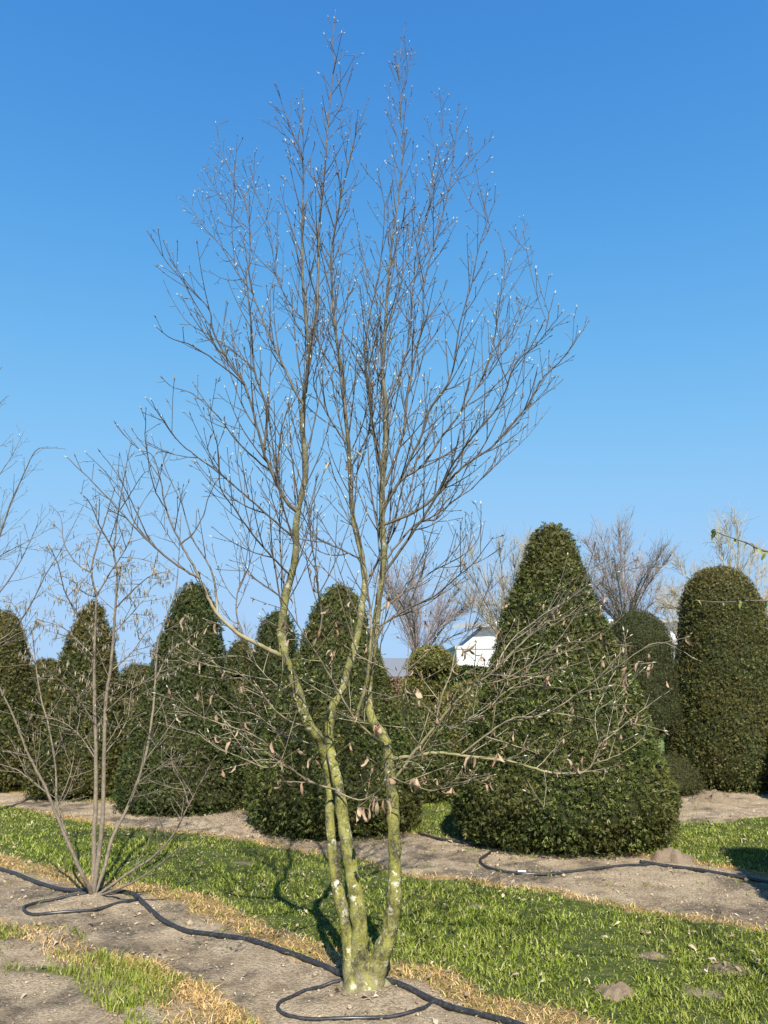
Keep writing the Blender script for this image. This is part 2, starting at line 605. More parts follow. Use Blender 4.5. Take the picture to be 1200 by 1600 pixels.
def blades(x, y, h, w, lean, rng):
    """curved blades, 5 verts and 3 triangles each"""
    n = len(x)
    z = gz(x, y) - 0.004
    a = rng.uniform(0, 2 * np.pi, n)
    l = a + rng.normal(0, 0.8, n)
    ln = lean * rng.uniform(0.25, 1.25, n) * h
    sx, sy = np.cos(a + np.pi / 2), np.sin(a + np.pi / 2)
    dx, dy = np.cos(l), np.sin(l)
    V = np.zeros((n, 5, 3))
    V[:, 0] = np.stack([x - sx * w, y - sy * w, z], 1)
    V[:, 1] = np.stack([x + sx * w, y + sy * w, z], 1)
    mx, my, mz = x + dx * ln * 0.3, y + dy * ln * 0.3, z + h * 0.6
    V[:, 2] = np.stack([mx - sx * w * 0.8, my - sy * w * 0.8, mz], 1)
    V[:, 3] = np.stack([mx + sx * w * 0.8, my + sy * w * 0.8, mz], 1)
    V[:, 4] = np.stack([x + dx * ln, y + dy * ln, z + h * np.clip(1 - 0.25 * lean * rng.uniform(0, 1, n), 0.4, 1)], 1)
    b = np.arange(n)[:, None] * 5
    Fc = np.concatenate([b + np.array([[0, 1, 3]]), b + np.array([[0, 3, 2]]), b + np.array([[2, 3, 4]])], 0)
    return V.reshape(-1, 3), Fc


def scatter(n, x0, x1, y0, y1, rng):
    return rng.uniform(x0, x1, n), rng.uniform(y0, y1, n)


rng = np.random.default_rng(3)
# green lawn
N = 960000
x, y = scatter(N, -8, 7, 2.6, 13.4, rng)
keep = in_view(x, y) & (rng.uniform(0, 1, N) < np.clip((5.2 / y) ** 1.6, 0, 1))
x, y = x[keep], y[keep]
s, t = zones(x, y)
tuft = vnoise(x, y, 0 * x, 7, 31) * 0.6 + vnoise(x, y, 0 * x, 2.2, 32) * 0.5
p = np.clip((1 - s * 1.06) * (1 - 0.85 * t), 0, 1) * np.clip(0.85 + tuft, 0.25, 1)
keep = rng.uniform(0, 1, len(x)) < p
x, y, tuft = x[keep], y[keep], tuft[keep]
h = np.clip(0.021 + 0.024 * tuft + rng.normal(0, 0.012, len(x)), 0.012, 0.11)
w = np.clip(0.0021 + 0.00024 * y, 0, 0.006) * rng.uniform(0.7, 1.3, len(x))
V, Fc = blades(x, y, h, w, 1.15, rng)
print('grass blades', len(x))
tag(link('lawn_grass', mesh_np('lawn_grass', V, Fc, M['grass'])), 'short tufted green lawn grass between the bare soil strips', 'grass', kind='stuff')
# coarse tufts in the near left band and stray tufts on the soil
cx, cy = [], []
NB = edge([(10, 1450), (60, 1455), (110, 1460), (150, 1490), (215, 1505), (290, 1540), (360, 1590), (420, 1640), (330, 1660), (230, 1620), (165, 1575), (135, 1530), (60, 1515), (-40, 1520), (-60, 1460)])
bx, by = scatter(9000, NB[:, 0].min(), NB[:, 0].max(), NB[:, 1].min(), NB[:, 1].max(), rng)
k = in_poly(bx, by, NB) & (vnoise(bx, by, 0 * bx, 3.2, 41) + 0.8 * vnoise(bx, by, 0 * bx, 9, 42) + rng.normal(0, 0.25, len(bx)) > 0.22)
cx.append(bx[k]); cy.append(by[k])
cx = np.concatenate(cx); cy = np.concatenate(cy)
xs = np.repeat(cx, 4) + rng.normal(0, 0.02, len(cx) * 4); ys = np.repeat(cy, 4) + rng.normal(0, 0.02, len(cx) * 4)
h = np.clip(rng.normal(0.040, 0.022, len(xs)), 0.012, 0.11)
V, Fc = blades(xs, ys, h, np.full(len(xs), 0.0027), 0.8, rng)
tag(link('coarse_grass', mesh_np('coarse_grass', V, Fc, M['grass'])), 'taller coarse green grass tufts edging the near left soil', 'grass', kind='stuff')
tx_, ty_ = scatter(4000, -5, 5, 3.2, 11.5, rng)
s_, t_ = zones(tx_, ty_)
k = in_view(tx_, ty_, 0.3) & (s_ > 0.8) & (vnoise(tx_, ty_, 0 * tx_, 0.9, 71) > 0.05)
tx_, ty_ = tx_[k][:130], ty_[k][:130]
nb = rng.integers(3, 14, len(tx_))
xs = np.repeat(tx_, nb); ys = np.repeat(ty_, nb)
xs = xs + rng.normal(0, 0.016, len(xs)); ys = ys + rng.normal(0, 0.016, len(ys))
V, Fc = blades(xs, ys, np.clip(rng.normal(0.03, 0.014, len(xs)), 0.01, 0.08), np.full(len(xs), 0.0026), 1.5, rng)
tag(link('soil_weeds', mesh_np('soil_weeds', V, Fc, M['grass'])), 'sparse small weed tufts growing on the bare soil strips', 'weeds', kind='stuff')
# dead straw along the soil edges
x, y = scatter(420000, -8, 7, 2.6, 13, rng)
keep = in_view(x, y)
x, y = x[keep], y[keep]
s, t = zones(x, y)
keep = rng.uniform(0, 1, len(x)) < np.clip(t * 1.1, 0, 1) * np.clip((6.0 / y), 0, 1)
x, y = x[keep], y[keep]
NB2 = edge([(150, 1488), (220, 1500), (290, 1532), (350, 1565), (385, 1600), (350, 1610), (300, 1570), (230, 1530)])
bx, by = scatter(9000, NB2[:, 0].min(), NB2[:, 0].max(), NB2[:, 1].min(), NB2[:, 1].max(), rng)
k = in_poly(bx, by, NB2)
x = np.concatenate([x, bx[k]]); y = np.concatenate([y, by[k]])
V, Fc = blades(x, y, np.clip(rng.normal(0.026, 0.011, len(x)), 0.008, 0.06), np.full(len(x), 0.0026), 2.2, rng)
tag(link('dead_grass', mesh_np('dead_grass', V, Fc, M['straw'])), 'straw coloured dead grass along the edges of the soil strips', 'grass', kind='stuff')

# leaf litter: small curled dry bits on lawn and soil
n = 3400
x, y = scatter(n * 5, -5, 5, 3.2, 10, rng)
k = in_view(x, y, 0.4) & (vnoise(x, y, 0 * x, 1.6, 61) + rng.uniform(-1, 1, len(x)) * 0.8 > 0.1)
x, y = x[k][:n], y[k][:n]
n = len(x)
s, t = zones(x, y)
z = gz(x, y) + np.where(s > 0.5, 0.004, 0.022)
L = rng.gamma(3.0, 0.0042, n) + 0.005; Wd = L * rng.uniform(0.12, 0.5, n)
a = rng.uniform(0, 6.28, n); ti = rng.normal(0, 0.25, n)
V = np.zeros((n, 6, 3))
for i, (lx, wy, dz) in enumerate(((-1, 0, 0.1), (-0.2, -1, 0.35), (-0.1, 1, 0.3), (0.4, -0.9, 0.25), (0.45, 0.8, 0.45), (1, 0.1, 0.2))):
    px_ = lx * L; py_ = wy * Wd
    px_ = px_ * rng.uniform(0.6, 1.2, n); py_ = py_ * rng.uniform(0.2, 1.2, n)
    V[:, i, 0] = x + px_ * np.cos(a) - py_ * np.sin(a)
    V[:, i, 1] = y + px_ * np.sin(a) + py_ * np.cos(a)
    V[:, i, 2] = z + dz * L * rng.uniform(0.2, 1.8, n) + lx * L * ti
b_ = np.arange(n)[:, None] * 6
Fc = np.concatenate([b_ + np.array([[q]]).reshape(1, 3) for q in ((0, 1, 2), (1, 3, 2), (2, 3, 4), (3, 5, 4))], 0)
tag(link('leaf_litter', mesh_np('leaf_litter', V.reshape(-1, 3), Fc, M['litter'])), 'dry pale leaf bits scattered over lawn and soil', 'leaf litter', kind='stuff')

# soil clods
n = 4500
x, y = scatter(n * 8, -5, 5.5, 3.0, 9.5, rng)
s, t = zones(x, y)
k = in_view(x, y, 0.4) & (s > 0.7)
x, y = x[k][:n], y[k][:n]
n = len(x)
OC = np.array([(1, 0, 0), (-1, 0, 0), (0, 1, 0), (0, -1, 0), (0, 0, 1), (0, 0, -1)], float)
r = rng.gamma(1.4, 0.0030, n) + 0.002
V = OC[None] * r[:, None, None] * rng.uniform(0.5, 1.2, (n, 6, 1)) * np.array([1.2, 1.0, 0.65])
V = V + rng.normal(0, 0.12, (n, 6, 3)) * r[:, None, None]
V[:, :, 0] += x[:, None]; V[:, :, 1] += y[:, None]; V[:, :, 2] += (gz(x, y) + r * 0.25)[:, None]
b_ = np.arange(n)[:, None] * 6
Fc = np.concatenate([b_ + np.array([q]) for q in ((0, 2, 4), (2, 1, 4), (1, 3, 4), (3, 0, 4), (2, 0, 5), (1, 2, 5), (3, 1, 5), (0, 3, 5))], 0)
tag(link('soil_clods', mesh_np('soil_clods', V.reshape(-1, 3), Fc, M['soil'])), 'small crumbs and clods of dry soil on the bare strips', 'soil', kind='stuff')


def heap(name, px, py, rx, ry, hgt, mat, label, seed, cat='molehill'):
    cx, cy = G(px, py)
    nr, na = 9, 28
    vs = [(0, 0, hgt * 0.92)]
    fs = []
    for i in range(1, nr + 1):
        q = i / nr
        for k in range(na):
            an = 2 * math.pi * k / na
            rr = q * (1 + 0.22 * math.sin(an * 3 + seed) + 0.16 * math.sin(an * 5 + seed * 2) + 0.12 * math.sin(an * 9 + seed * 4))
            xx, yy = rr * rx * math.cos(an), rr * ry * math.sin(an)
            prof = (1 - q ** 3.2) ** 1.1
            nz = float(vnoise(np.array([xx]), np.array([yy]), np.array([seed * 3.1]), 22, 3)[0])
            vs.append((xx, yy, hgt * prof * (0.9 + 0.4 * nz) + 0.018 * nz * (1 - q * 0.5) - 0.025 * q))
    for k in range(na):
        fs.append((0, 1 + k, 1 + (k + 1) % na))
    mb = MB()
    mb.poly(vs[:1 + na], fs)
    for v in vs[1 + na:]:
        mb.v.append(Vector(v)); mb.t.append(0)
    for i in range(nr - 1):
        for k in range(na):
            a = 1 + i * na + k; b2 = 1 + i * na + (k + 1) % na
            mb.f.append((a, a + na, b2 + na, b2))
    o = mb.build(name, mat)
    o.location = (cx, cy, gz1(cx, cy))
    return tag(o, label, cat)


heap('molehill', 958, 1556, 0.11, 0.08, 0.07, M['dark_soil'], 'dark brown crumbly molehill in the lawn near the straw edge', 1.0)
heap('molehill', 1020, 1494, 0.08, 0.055, 0.035, M['heap'], 'pale flattened molehill in the middle of the right lawn', 2.0)
heap('molehill', 1140, 1520, 0.11, 0.065, 0.04, M['heap'], 'pale wide molehill rightmost in the lawn', 3.0)
heap('molehill', 1048, 1344, 0.20, 0.16, 0.11, M['dark_soil'], 'brown soil heap at the right foot of the large yew cone', 4.0)
heap('sand_heap', 1117, 1252, 0.30, 0.22, 0.12, M['heap'], 'pale heap of sandy soil before the round-topped yew', 5.0, 'soil heap')

# ------------------------------------------------------------------ clipped yews
def yew(name, label, xb, Yc, prof, mat, dens, size, seed, cat='yew', tiers=None, tier_dx=None, group='clipped yews'):
    """prof: one or more tiers of (photo y, half width px) from top to bottom, on the axis through ground pixel column xb"""
    rng = np.random.default_rng(seed)
    depth0 = Yc * CP - CAMZ * SP
    Xc = (xb - 600) / FPX * depth0
    root = empty(name, (Xc, Yc, 0), label, cat, group)
    tiers = tiers or [prof]
    zs_all = []
    for ti, tier in enumerate(tiers):
        zr = []
        for py, hw in tier:
            p = P(600, py, Yc)
            d = Yc * CP + (p.z - CAMZ) * SP
            zr.append((max(p.z, 0.03), hw * d / FPX))
        zr.sort()
        z = np.array([q[0] for q in zr]); r = np.array([q[1] for q in zr])
        zs_all.append((z.min(), z.max()))
        # dense profile
        m = 60
        tt = np.concatenate([[0], np.cumsum(np.hypot(np.diff(z), np.diff(r)))])
        uu = np.linspace(0, tt[-1], m)
        zz = np.interp(uu, tt, z); rr = np.interp(uu, tt, r)
        for _ in range(3):
            zz[1:-1] = (zz[:-2] + zz[1:-1] * 2 + zz[2:]) / 4; rr[1:-1] = (rr[:-2] + rr[1:-1] * 2 + rr[2:]) / 4
        dz = np.gradient(zz); dr = np.gradient(rr)
        ln = np.hypot(dz, dr) + 1e-9
        nr_, nz_ = dz / ln, -dr / ln
        # lay the axis curve: small lean
        lx, ly = rng.normal(0, 0.012, 2)
        ox = tier_dx[ti] * depth0 / FPX if tier_dx else 0.0

        def disp(th, zv):
            cx_, cy_ = np.cos(th), np.sin(th)
            a = vnoise(cx_ * 1.0 + Xc, cy_ + Yc, zv, 2.2, seed) * 0.030
            b2 = vnoise(cx_ * 1.0 + Xc, cy_ + Yc, zv, 10.5, seed + 1) * 0.040
            return a + b2
        # core
        na = 72
        TH, II = np.meshgrid(np.linspace(0, 2 * np.pi, na, endpoint=False), np.arange(m))
        th = TH.ravel(); ii = II.ravel()
        dd = disp(th, zz[ii]) - 0.035
        R = np.maximum(rr[ii] + dd * nr_[ii], 0.004)
        Vc = np.stack([R * np.cos(th) + lx * zz[ii], R * np.sin(th) + ly * zz[ii], np.maximum(zz[ii] + dd * nz_[ii], 0.0)], 1)
        i0 = np.arange(m * na).reshape(m, na)
        Fc = np.stack([i0[:-1], np.roll(i0[:-1], -1, 1), np.roll(i0[1:], -1, 1), i0[1:]], -1).reshape(-1, 4)
        # sprigs
        area = 2 * np.pi * np.sum((rr[:-1] + rr[1:]) / 2 * np.hypot(np.diff(zz), np.diff(rr)))
        n = int(area * dens * 1.40)
        wgt = (rr[:-1] + rr[1:]) / 2 * np.hypot(np.diff(zz), np.diff(rr)) + 1e-6
        seg = rng.choice(m - 1, n, p=wgt / wgt.sum())
        q = rng.uniform(0, 1, n)
        zv = zz[seg] * (1 - q) + zz[seg + 1] * q; rv = rr[seg] * (1 - q) + rr[seg + 1] * q
        nrv = nr_[seg]; nzv = nz_[seg]
        th = rng.uniform(0, 2 * np.pi, n)
        # fewer at the side turned away
        face = np.cos(th - math.atan2(-Yc, -Xc))
        kp = (face > -0.35) | (rng.uniform(0, 1, n) < 0.45)
        zv, rv, nrv, nzv, th = zv[kp], rv[kp], nrv[kp], nzv[kp], th[kp]
        n = len(zv)
        dd = disp(th, zv) + rng.normal(0, 0.012, n)
        stray = rng.uniform(0, 1, n) < 0.02
        dd = np.where(stray, dd + 0.022, dd)
        hem = (zv < zv.min() + 0.22) & (rng.uniform(0, 1, n) < 0.5)
        dd = np.where(hem, dd + rng.uniform(-0.03, 0.07, n), dd)
        zv = np.where(hem, zv - rng.uniform(0, 0.07, n), zv)
        R = np.maximum(rv + dd * nrv, 0.0)
        pos = np.stack([R * np.cos(th) + lx * zv, R * np.sin(th) + ly * zv, np.maximum(zv + dd * nzv, 0.01)], 1)
        nrm = np.stack([nrv * np.cos(th), nrv * np.sin(th), nzv], 1)
        VV = []; 
        dirn = nrm * 0.55 + rng.normal(0, 0.55, (n, 3)) + np.array([0, 0, 0.22])
        dirn /= np.linalg.norm(dirn, axis=1)[:, None] + 1e-9
        side = np.cross(dirn, nrm + rng.normal(0, 0.45, (n, 3)))
        side /= np.linalg.norm(side, axis=1)[:, None] + 1e-9
        Ls = size * 0.68 * rng.uniform(0.55, 1.5, n)
        for k, (ang, sc) in enumerate(((0.3, 1.1), (-0.35, 0.9))):
            dk = dirn * math.cos(ang) + side * math.sin(ang)
            sk = side * math.cos(ang) - dirn * math.sin(ang)
            L = (Ls * sc)[:, None]; w = L * 0.12
            base = pos - dirn * 0.3 * L
            VV.append(np.stack([base, base + dk * L * 0.5 + sk * w, base + dk * L, base + dk * L * 0.5 - sk * w], 1))
        VS = np.concatenate(VV, 1)[:, [0, 1, 2, 3, 5, 6, 7]]      # the two halves of a sprig share their foot
        b0 = np.arange(n)[:, None] * 7
        FS = np.concatenate([b0 + np.array([[0, 1, 2, 3]]), b0 + np.array([[0, 4, 5, 6]])], 0)
        verts = np.concatenate([Vc, VS.reshape(-1, 3)], 0)
        faces = np.concatenate([Fc, FS + len(Vc)], 0)
        me = mesh_np('crown', verts, faces, mat)
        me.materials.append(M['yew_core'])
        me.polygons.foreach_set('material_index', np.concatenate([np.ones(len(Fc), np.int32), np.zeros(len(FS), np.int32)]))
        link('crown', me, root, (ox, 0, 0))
    # trunk
    mbt = MB()
    ztop = zs_all[-1][0] + 0.5 if len(tiers) == 1 else max(a for a, _ in zs_all) + 0.15
    pts = [Vector((Xc + 0.02 * math.sin(i), Yc + 0.02 * math.cos(i * 1.7), -0.05 + (ztop + 0.05) * i / 6)) for i in range(7)]
    mbt.tube(pts, [0.06 - 0.003 * i for i in range(7)], 0.3, 9)
    mbt.build('trunk', M['hazel_bark'], root)
    return root


yew('yew_cone', 'large dark yew cone with drip hose ring, nearest and tallest of the cones', 882, 8.35,
    [(823, 4), (828, 18), (837, 27), (860, 37), (875, 42), (925, 59), (975, 77), (1050, 105), (1100, 124), (1150, 141), (1200, 157), (1235, 170), (1262, 169), (1282, 160), (1294, 148), (1301, 128), (1303, 60)],
    M['yew'], 2900, 0.052, 101)
yew('yew_cone', 'broad yew cone standing directly behind the tall bare tree', 522, 9.1,
    [(913, 3), (918, 14), (930, 26), (950, 38), (1000, 53), (1050, 72), (1100, 91), (1150, 108), (1200, 124), (1230, 134), (1252, 136), (1268, 130), (1280, 118), (1284, 60)],
    M['yew'], 2500, 0.052, 102)
yew('yew_cone', 'slim dark yew cone between the hazel and the tall bare tree', 283, 10.4,
    [(912, 3), (916, 14), (925, 23), (950, 32), (1000, 45), (1050, 57), (1100, 70), (1150, 81), (1200, 93), (1240, 99), (1258, 96), (1268, 80)],
    M['yew_dark'], 2300, 0.054, 103)
yew('yew_cone', 'narrow bronze-tipped yew cone behind the hazel stems', 119, 11.4,
    [(938, 3), (944, 10), (960, 18), (1000, 33), (1050, 45), (1100, 56), (1150, 66), (1200, 73), (1230, 73), (1246, 62)],
    M['yew_bronze'], 2000, 0.056, 104)
yew('yew_cone', 'yew cone cut off by the left edge of the picture', -28, 12.1,
    [(954, 4), (960, 18), (975, 30), (1000, 40), (1050, 55), (1100, 66), (1150, 75), (1200, 80), (1225, 78), (1236, 66)],
    M['yew_bronze'], 1900, 0.056, 105)
yew('yew_column', 'tall smooth round-topped yew column at the right', 1149, 12.4,
    [(887, 3), (890, 20), (900, 36), (915, 47), (940, 56), (1000, 67), (1050, 77), (1100, 87), (1150, 95), (1190, 101), (1215, 97), (1226, 84)],
    M['yew_bronze'], 2100, 0.050, 106)
yew('tiered_yew', 'two-tier yew with round column above a low dome, between the cone and the right column', 1010, 11.9, None,
    M['yew_smooth'], 3000, 0.034, 107,
    tiers=[[(955, 3), (958, 18), (968, 33), (985, 44), (1010, 50), (1060, 54), (1110, 57), (1136, 56), (1144, 46), (1145, 8)],
           [(1176, 4), (1178, 36), (1188, 62), (1205, 78), (1222, 84), (1235, 80), (1243, 66)]])
yew('yew_column', 'slender yew column half hidden behind the left limb of the bare tree', 418, 12.6,
    [(954, 3), (959, 13), (970, 22), (990, 29), (1030, 34), (1080, 39), (1130, 44), (1180, 48), (1215, 50), (1228, 44)],
    M['yew_dark'], 1700, 0.056, 108)
yew('tiered_yew', 'mushroom-capped yew between the two left cones', 205, 14.5, None, M['yew_bronze'], 1600, 0.056, 109,
    tiers=[[(1038, 3), (1042, 14), (1052, 24), (1065, 29), (1074, 28), (1077, 10)],
           [(1085, 4), (1088, 18), (1098, 33), (1120, 44), (1160, 52), (1195, 54), (1205, 46)]])
yew('tiered_yew', 'domed yew with an undercut cap peeping out right of the slim cone', 368, 14.0, None, M['yew_bronze'], 1600, 0.056, 110,
    tiers=[[(1001, 3), (1006, 12), (1018, 19), (1040, 24), (1056, 25), (1060, 8)],
           [(1064, 6), (1068, 30), (1085, 46), (1130, 55), (1190, 58), (1208, 50)]])
yew('yew_dome', 'low round yew dome at the far left between two cones', 60, 15.0,
    [(1029, 3), (1032, 13), (1042, 21), (1060, 27), (1100, 36), (1150, 42), (1190, 44), (1200, 36)], M['yew_bronze'], 1600, 0.056, 111)
yew('tiered_yew', 'cloud-pruned yew with a round cap seen right of the bare stems', 680, 13.2, None, M['yew_olive'], 1700, 0.056, 112,
    tiers=[[(1009, 3), (1013, 18), (1022, 30), (1035, 38), (1047, 40), (1051, 14)],
           [(1050, 4), (1053, 16), (1062, 27), (1076, 32), (1090, 30), (1097, 10)],
           [(1112, 6), (1118, 44), (1140, 66), (1180, 76), (1208, 74), (1219, 60)]], tier_dx=[0, -20, -6])
yew('yew_dome', 'broad olive yew dome left of the large cone', 748, 11.6,
    [(1063, 4), (1066, 26), (1076, 44), (1100, 62), (1140, 76), (1190, 84), (1225, 82), (1243, 68)], M['yew_olive'], 1900, 0.046, 113)
yew('yew_dome', 'dark yew dome behind the stems of the bare tree', 640, 11.0,
    [(1090, 4), (1094, 26), (1106, 44), (1140, 58), (1190, 66), (1235, 66), (1258, 54)], M['yew'], 1900, 0.052, 114)
# a cone of the planting and one added for its shade, both unseen, just outside the frame on the right; their shade falls into the picture
yew('yew_cone', 'yew cone outside the right edge whose shade falls on the soil', 1790, 4.35,
    [(570, 6), (585, 40), (640, 85), (800, 150), (1000, 215), (1200, 270), (1400, 300), (1500, 290), (1540, 240)], M['yew'], 500, 0.09, 115)
yew('yew_cone', 'unseen yew cone added beyond the right edge to shade the round-topped column', 1420, 9.6,
    [(880, 4), (890, 25), (950, 50), (1050, 80), (1150, 105), (1230, 115), (1280, 110), (1300, 90)], M['yew'], 700, 0.08, 116)  # added out of view to throw shade on the right column

# ------------------------------------------------------------------ far hedges, building, trees
def hedge(name, label, x0, x1, Y, top, thick, mat, seed):
    """loose clipped hedge of leaf sprigs between two photo columns at distance Y"""
    rng = np.random.default_rng(seed)
    d0 = Y * CP - CAMZ * SP
    X0, X1 = (x0 - 600) / FPX * d0, (x1 - 600) / FPX * d0
    H = P(600, top, Y).z
    root = empty(name, ((X0 + X1) / 2, Y, 0), label, 'hedge')
    hw = (X1 - X0) / 2
    nx, nz = 40, 14
    n = int(hw * 2 * (H + thick) * 700)
    u = rng.uniform(-hw, hw, n); v = rng.uniform(0, H + thick, n)
    zz = np.minimum(v, H); yy = np.where(v > H, v - H, 0) - thick / 2
    hh = 0.10 * vnoise(u, zz, 0 * u, 1.3, seed) + 0.05 * vnoise(u, zz, yy, 5, seed)
    pos = np.stack([u, yy + np.where(v > H, 0, hh), zz + np.where(v > H, hh, 0)], 1)
    dirn = rng.normal(0, 1, (n, 3)) + np.array([0, -0.5, 0.6])
    dirn /= np.linalg.norm(dirn, axis=1)[:, None]
    side = np.cross(dirn, rng.normal(0, 1, (n, 3))); side /= np.linalg.norm(side, axis=1)[:, None]
    L = rng.uniform(0.07, 0.14, n)[:, None]
    V = np.stack([pos, pos + dirn * L * .5 + side * L * .25, pos + dirn * L, pos + dirn * L * .5 - side * L * .25], 1).reshape(-1, 3)
    F = np.arange(n * 4).reshape(-1, 4)
    # core box
    b = [(-hw, -thick / 2 + .06, 0), (hw, -thick / 2 + .06, 0), (hw, thick / 2, 0), (-hw, thick / 2, 0)]
    core = np.array(b + [(p[0], p[1], H - .05) for p in b])
    FB = np.array([(3, 2, 1, 0), (4, 5, 6, 7), (0, 1, 5, 4), (1, 2, 6, 5), (2, 3, 7, 6), (3, 0, 4, 7)])
    link('foliage', mesh_np('foliage', np.concatenate([V, core]), np.concatenate([F, FB + len(V)]), mat), root)
    return root


M['hedge_brown'] = blade_mat('brown_hedge_leaves', [(0, (0.13, 0.075, 0.045)), (0.6, (0.22, 0.13, 0.085)), (1, (0.31, 0.21, 0.14))], 0.2)
hedge('hedge', 'dark green clipped hedge far behind the cloud-pruned yew', 655, 800, 22, 1044, 0.9, M['yew_dark'], 201)
hedge('hedge', 'reddish brown winter hedge far behind the bare stems', 585, 652, 24, 1062, 0.8, M['hedge_brown'], 202)
hedge('hedge', 'long dark hedge closing the nursery at the far left', -420, 420, 27, 1078, 1.0, M['yew_dark'], 203)

# white building behind the yews
m, nt, b = new_mat('white_cladding')
c = ramp(nt, noise(nt, 1.2, 6, 0.6), [(0.35, (0.54, 0.555, 0.56)), (0.7, (0.64, 0.65, 0.65))])
nt.links.new(c, b.inputs['Base Color'])
M['clad'] = m
m, nt, b = new_mat('grey_roofing')
c = ramp(nt, noise(nt, 3, 5, 0.6), [(0.35, (0.24, 0.25, 0.245)), (0.7, (0.34, 0.35, 0.34))])
nt.links.new(c, b.inputs['Base Color'])
M['roof'] = m
m, nt, b = new_mat('dark_window_glass')
b.inputs['Base Color'].default_value = (0.04, 0.05, 0.06, 1)
b.inputs['Roughness'].default_value = 0.08
M['glass'] = m
YB = 30.0
bx0 = P(714, 1060, YB).x
bx1 = P(1330, 1060, YB).x
ZE = P(600, 1014, YB).z
bld = empty('white_building', ((bx0 + bx1) / 2, YB, 0), 'long white clad building with grey roof behind the yews', 'building')
mb = MB(); mb.box(((bx0 + bx1) / 2, YB + 4, ZE / 2), bx1 - bx0, 8, ZE)
wall = mb.build('wall', M['clad'], bld, False)
nplank = 12
for i in range(nplank):
    mb = MB()
    mb.box(((bx0 + bx1) / 2, YB - 0.015, (i + 0.5) * ZE / nplank), bx1 - bx0 - 0.01 * i * 0, 0.03, ZE / nplank - 0.012)
    mb.build('plank', M['clad'], bld, False)
M['fascia'], nt, b = new_mat('pale_fascia')
c = ramp(nt, noise(nt, 3, 5, 0.6), [(0.35, (0.44, 0.455, 0.45)), (0.7, (0.56, 0.57, 0.565))])
nt.links.new(c, b.inputs['Base Color'])
mb = MB(); mb.box(((bx0 + bx1) / 2, YB + 3.98, ZE + 0.06), bx1 - bx0 + 0.1, 8.08, 0.12)
mb.build('eaves', M['fascia'], bld, False)
Z2a = P(600, 985, YB + 4).z
mb = MB()
ux0 = P(735, 1000, YB + 4).x
mb.poly([(bx0 + 0.4, YB + 3, ZE + 0.12), (bx1, YB + 3, ZE + 0.12), (bx1, YB + 3, Z2a + 0.4), (ux0 + 0.9, YB + 3, Z2a + 0.4),
         (bx0 + 0.4, YB + 8, ZE + 0.12), (bx1, YB + 8, ZE + 0.12), (bx1, YB + 8, Z2a + 0.4), (ux0 + 0.9, YB + 8, Z2a + 0.4)],
        [(0, 1, 2, 3), (7, 6, 5, 4), (4, 5, 1, 0), (3, 2, 6, 7), (1, 5, 6, 2), (4, 0, 3, 7)])
mb.build('upper_wall', M['clad'], bld, False)
mb = MB()
mb.poly([(bx0 + 0.1, YB + 2.6, Z2a + 0.02), (bx1 + 0.4, YB + 2.6, Z2a + 0.42), (bx1 + 0.4, YB + 8.4, Z2a + 0.75), (bx0 + 1.2, YB + 8.4, Z2a + 0.55),
         (bx0 + 0.1, YB + 2.6, Z2a + 0.12), (bx1 + 0.4, YB + 2.6, Z2a + 0.52), (bx1 + 0.4, YB + 8.4, Z2a + 0.85), (bx0 + 1.2, YB + 8.4, Z2a + 0.65)],
        [(3, 2, 1, 0), (4, 5, 6, 7), (0, 1, 5, 4), (1, 2, 6, 5), (2, 3, 7, 6), (3, 0, 4, 7)])
mb.build('roof', M['roof'], bld, False)
# far house with dark roof
hx = P(612, 1050, 62).x
hs = empty('house', (hx, 62, 0), 'distant house with dark roof seen between the bare stems', 'house')
mb = MB(); mb.box((hx, 65, 0.9), 4.2, 6, 1.8); 
M['brickish'], nt, b = new_mat('far_brick')
b.inputs['Base Color'].default_value = (0.22, 0.13, 0.10, 1)
mb.build('wall', M['brickish'], hs, False)
mb = MB(); mb.poly([(hx - 2.4, 61.7, 1.7), (hx + 2.4, 61.7, 1.7), (hx + 2.4, 68.3, 1.7), (hx - 2.4, 68.3, 1.7), (hx - 2.0, 65, 3.2), (hx + 2.0, 65, 3.2)],
                   [(0, 1, 5, 4), (2, 3, 4, 5), (1, 2, 5), (3, 0, 4), (3, 2, 1, 0)])
M['slate'], nt, b = new_mat('slate_roof')
b.inputs['Base Color'].default_value = (0.11, 0.12, 0.14, 1)
mb.build('roof', M['slate'], hs, False)
for dx in (-1.1, 0.9):
    mb = MB(); mb.box((hx + dx, 61.97, 1.0), 0.7, 0.05, 0.8); mb.build('window', M['glass'], hs, False)


# ------------------------------------------------------------------ branching
def catmull(pts, n):
    out = []
    m = len(pts)
    for i in range(m - 1):
        p0 = pts[max(i - 1, 0)]; p1 = pts[i]; p2 = pts[i + 1]; p3 = pts[min(i + 2, m - 1)]
        for k in range(n):
            t = k / n
            out.append(0.5 * ((2 * p1) + (p2 - p0) * t + (2 * p0 - 5 * p1 + 4 * p2 - p3) * t * t + (3 * p1 - p0 - 3 * p2 + p3) * t ** 3))
    out.append(pts[-1].copy())
    return out


def rvec(rs):
    return Vector((rs.gauss(0, 1), rs.gauss(0, 1), rs.gauss(0, 1)))


def grow(start, d, length, r0, r1, rs, up=0.25, wig=0.16, step=0.05):
    n = max(2, int(length / step))
    st = length / n
    pts = [start.copy()]
    d = d.normalized()
    zz = rvec(rs).normalized()
    for i in range(n):
        s = 1 if i % 2 else -1
        d = (d + rvec(rs) * wig * 0.55 + zz * s * wig * 0.7 + Vector((0, 0, up * st * 4))).normalized()
        pts.append(pts[-1] + d * st)
    rad = [r0 + (r1 - r0) * i / n for i in range(n + 1)]
    return pts, rad


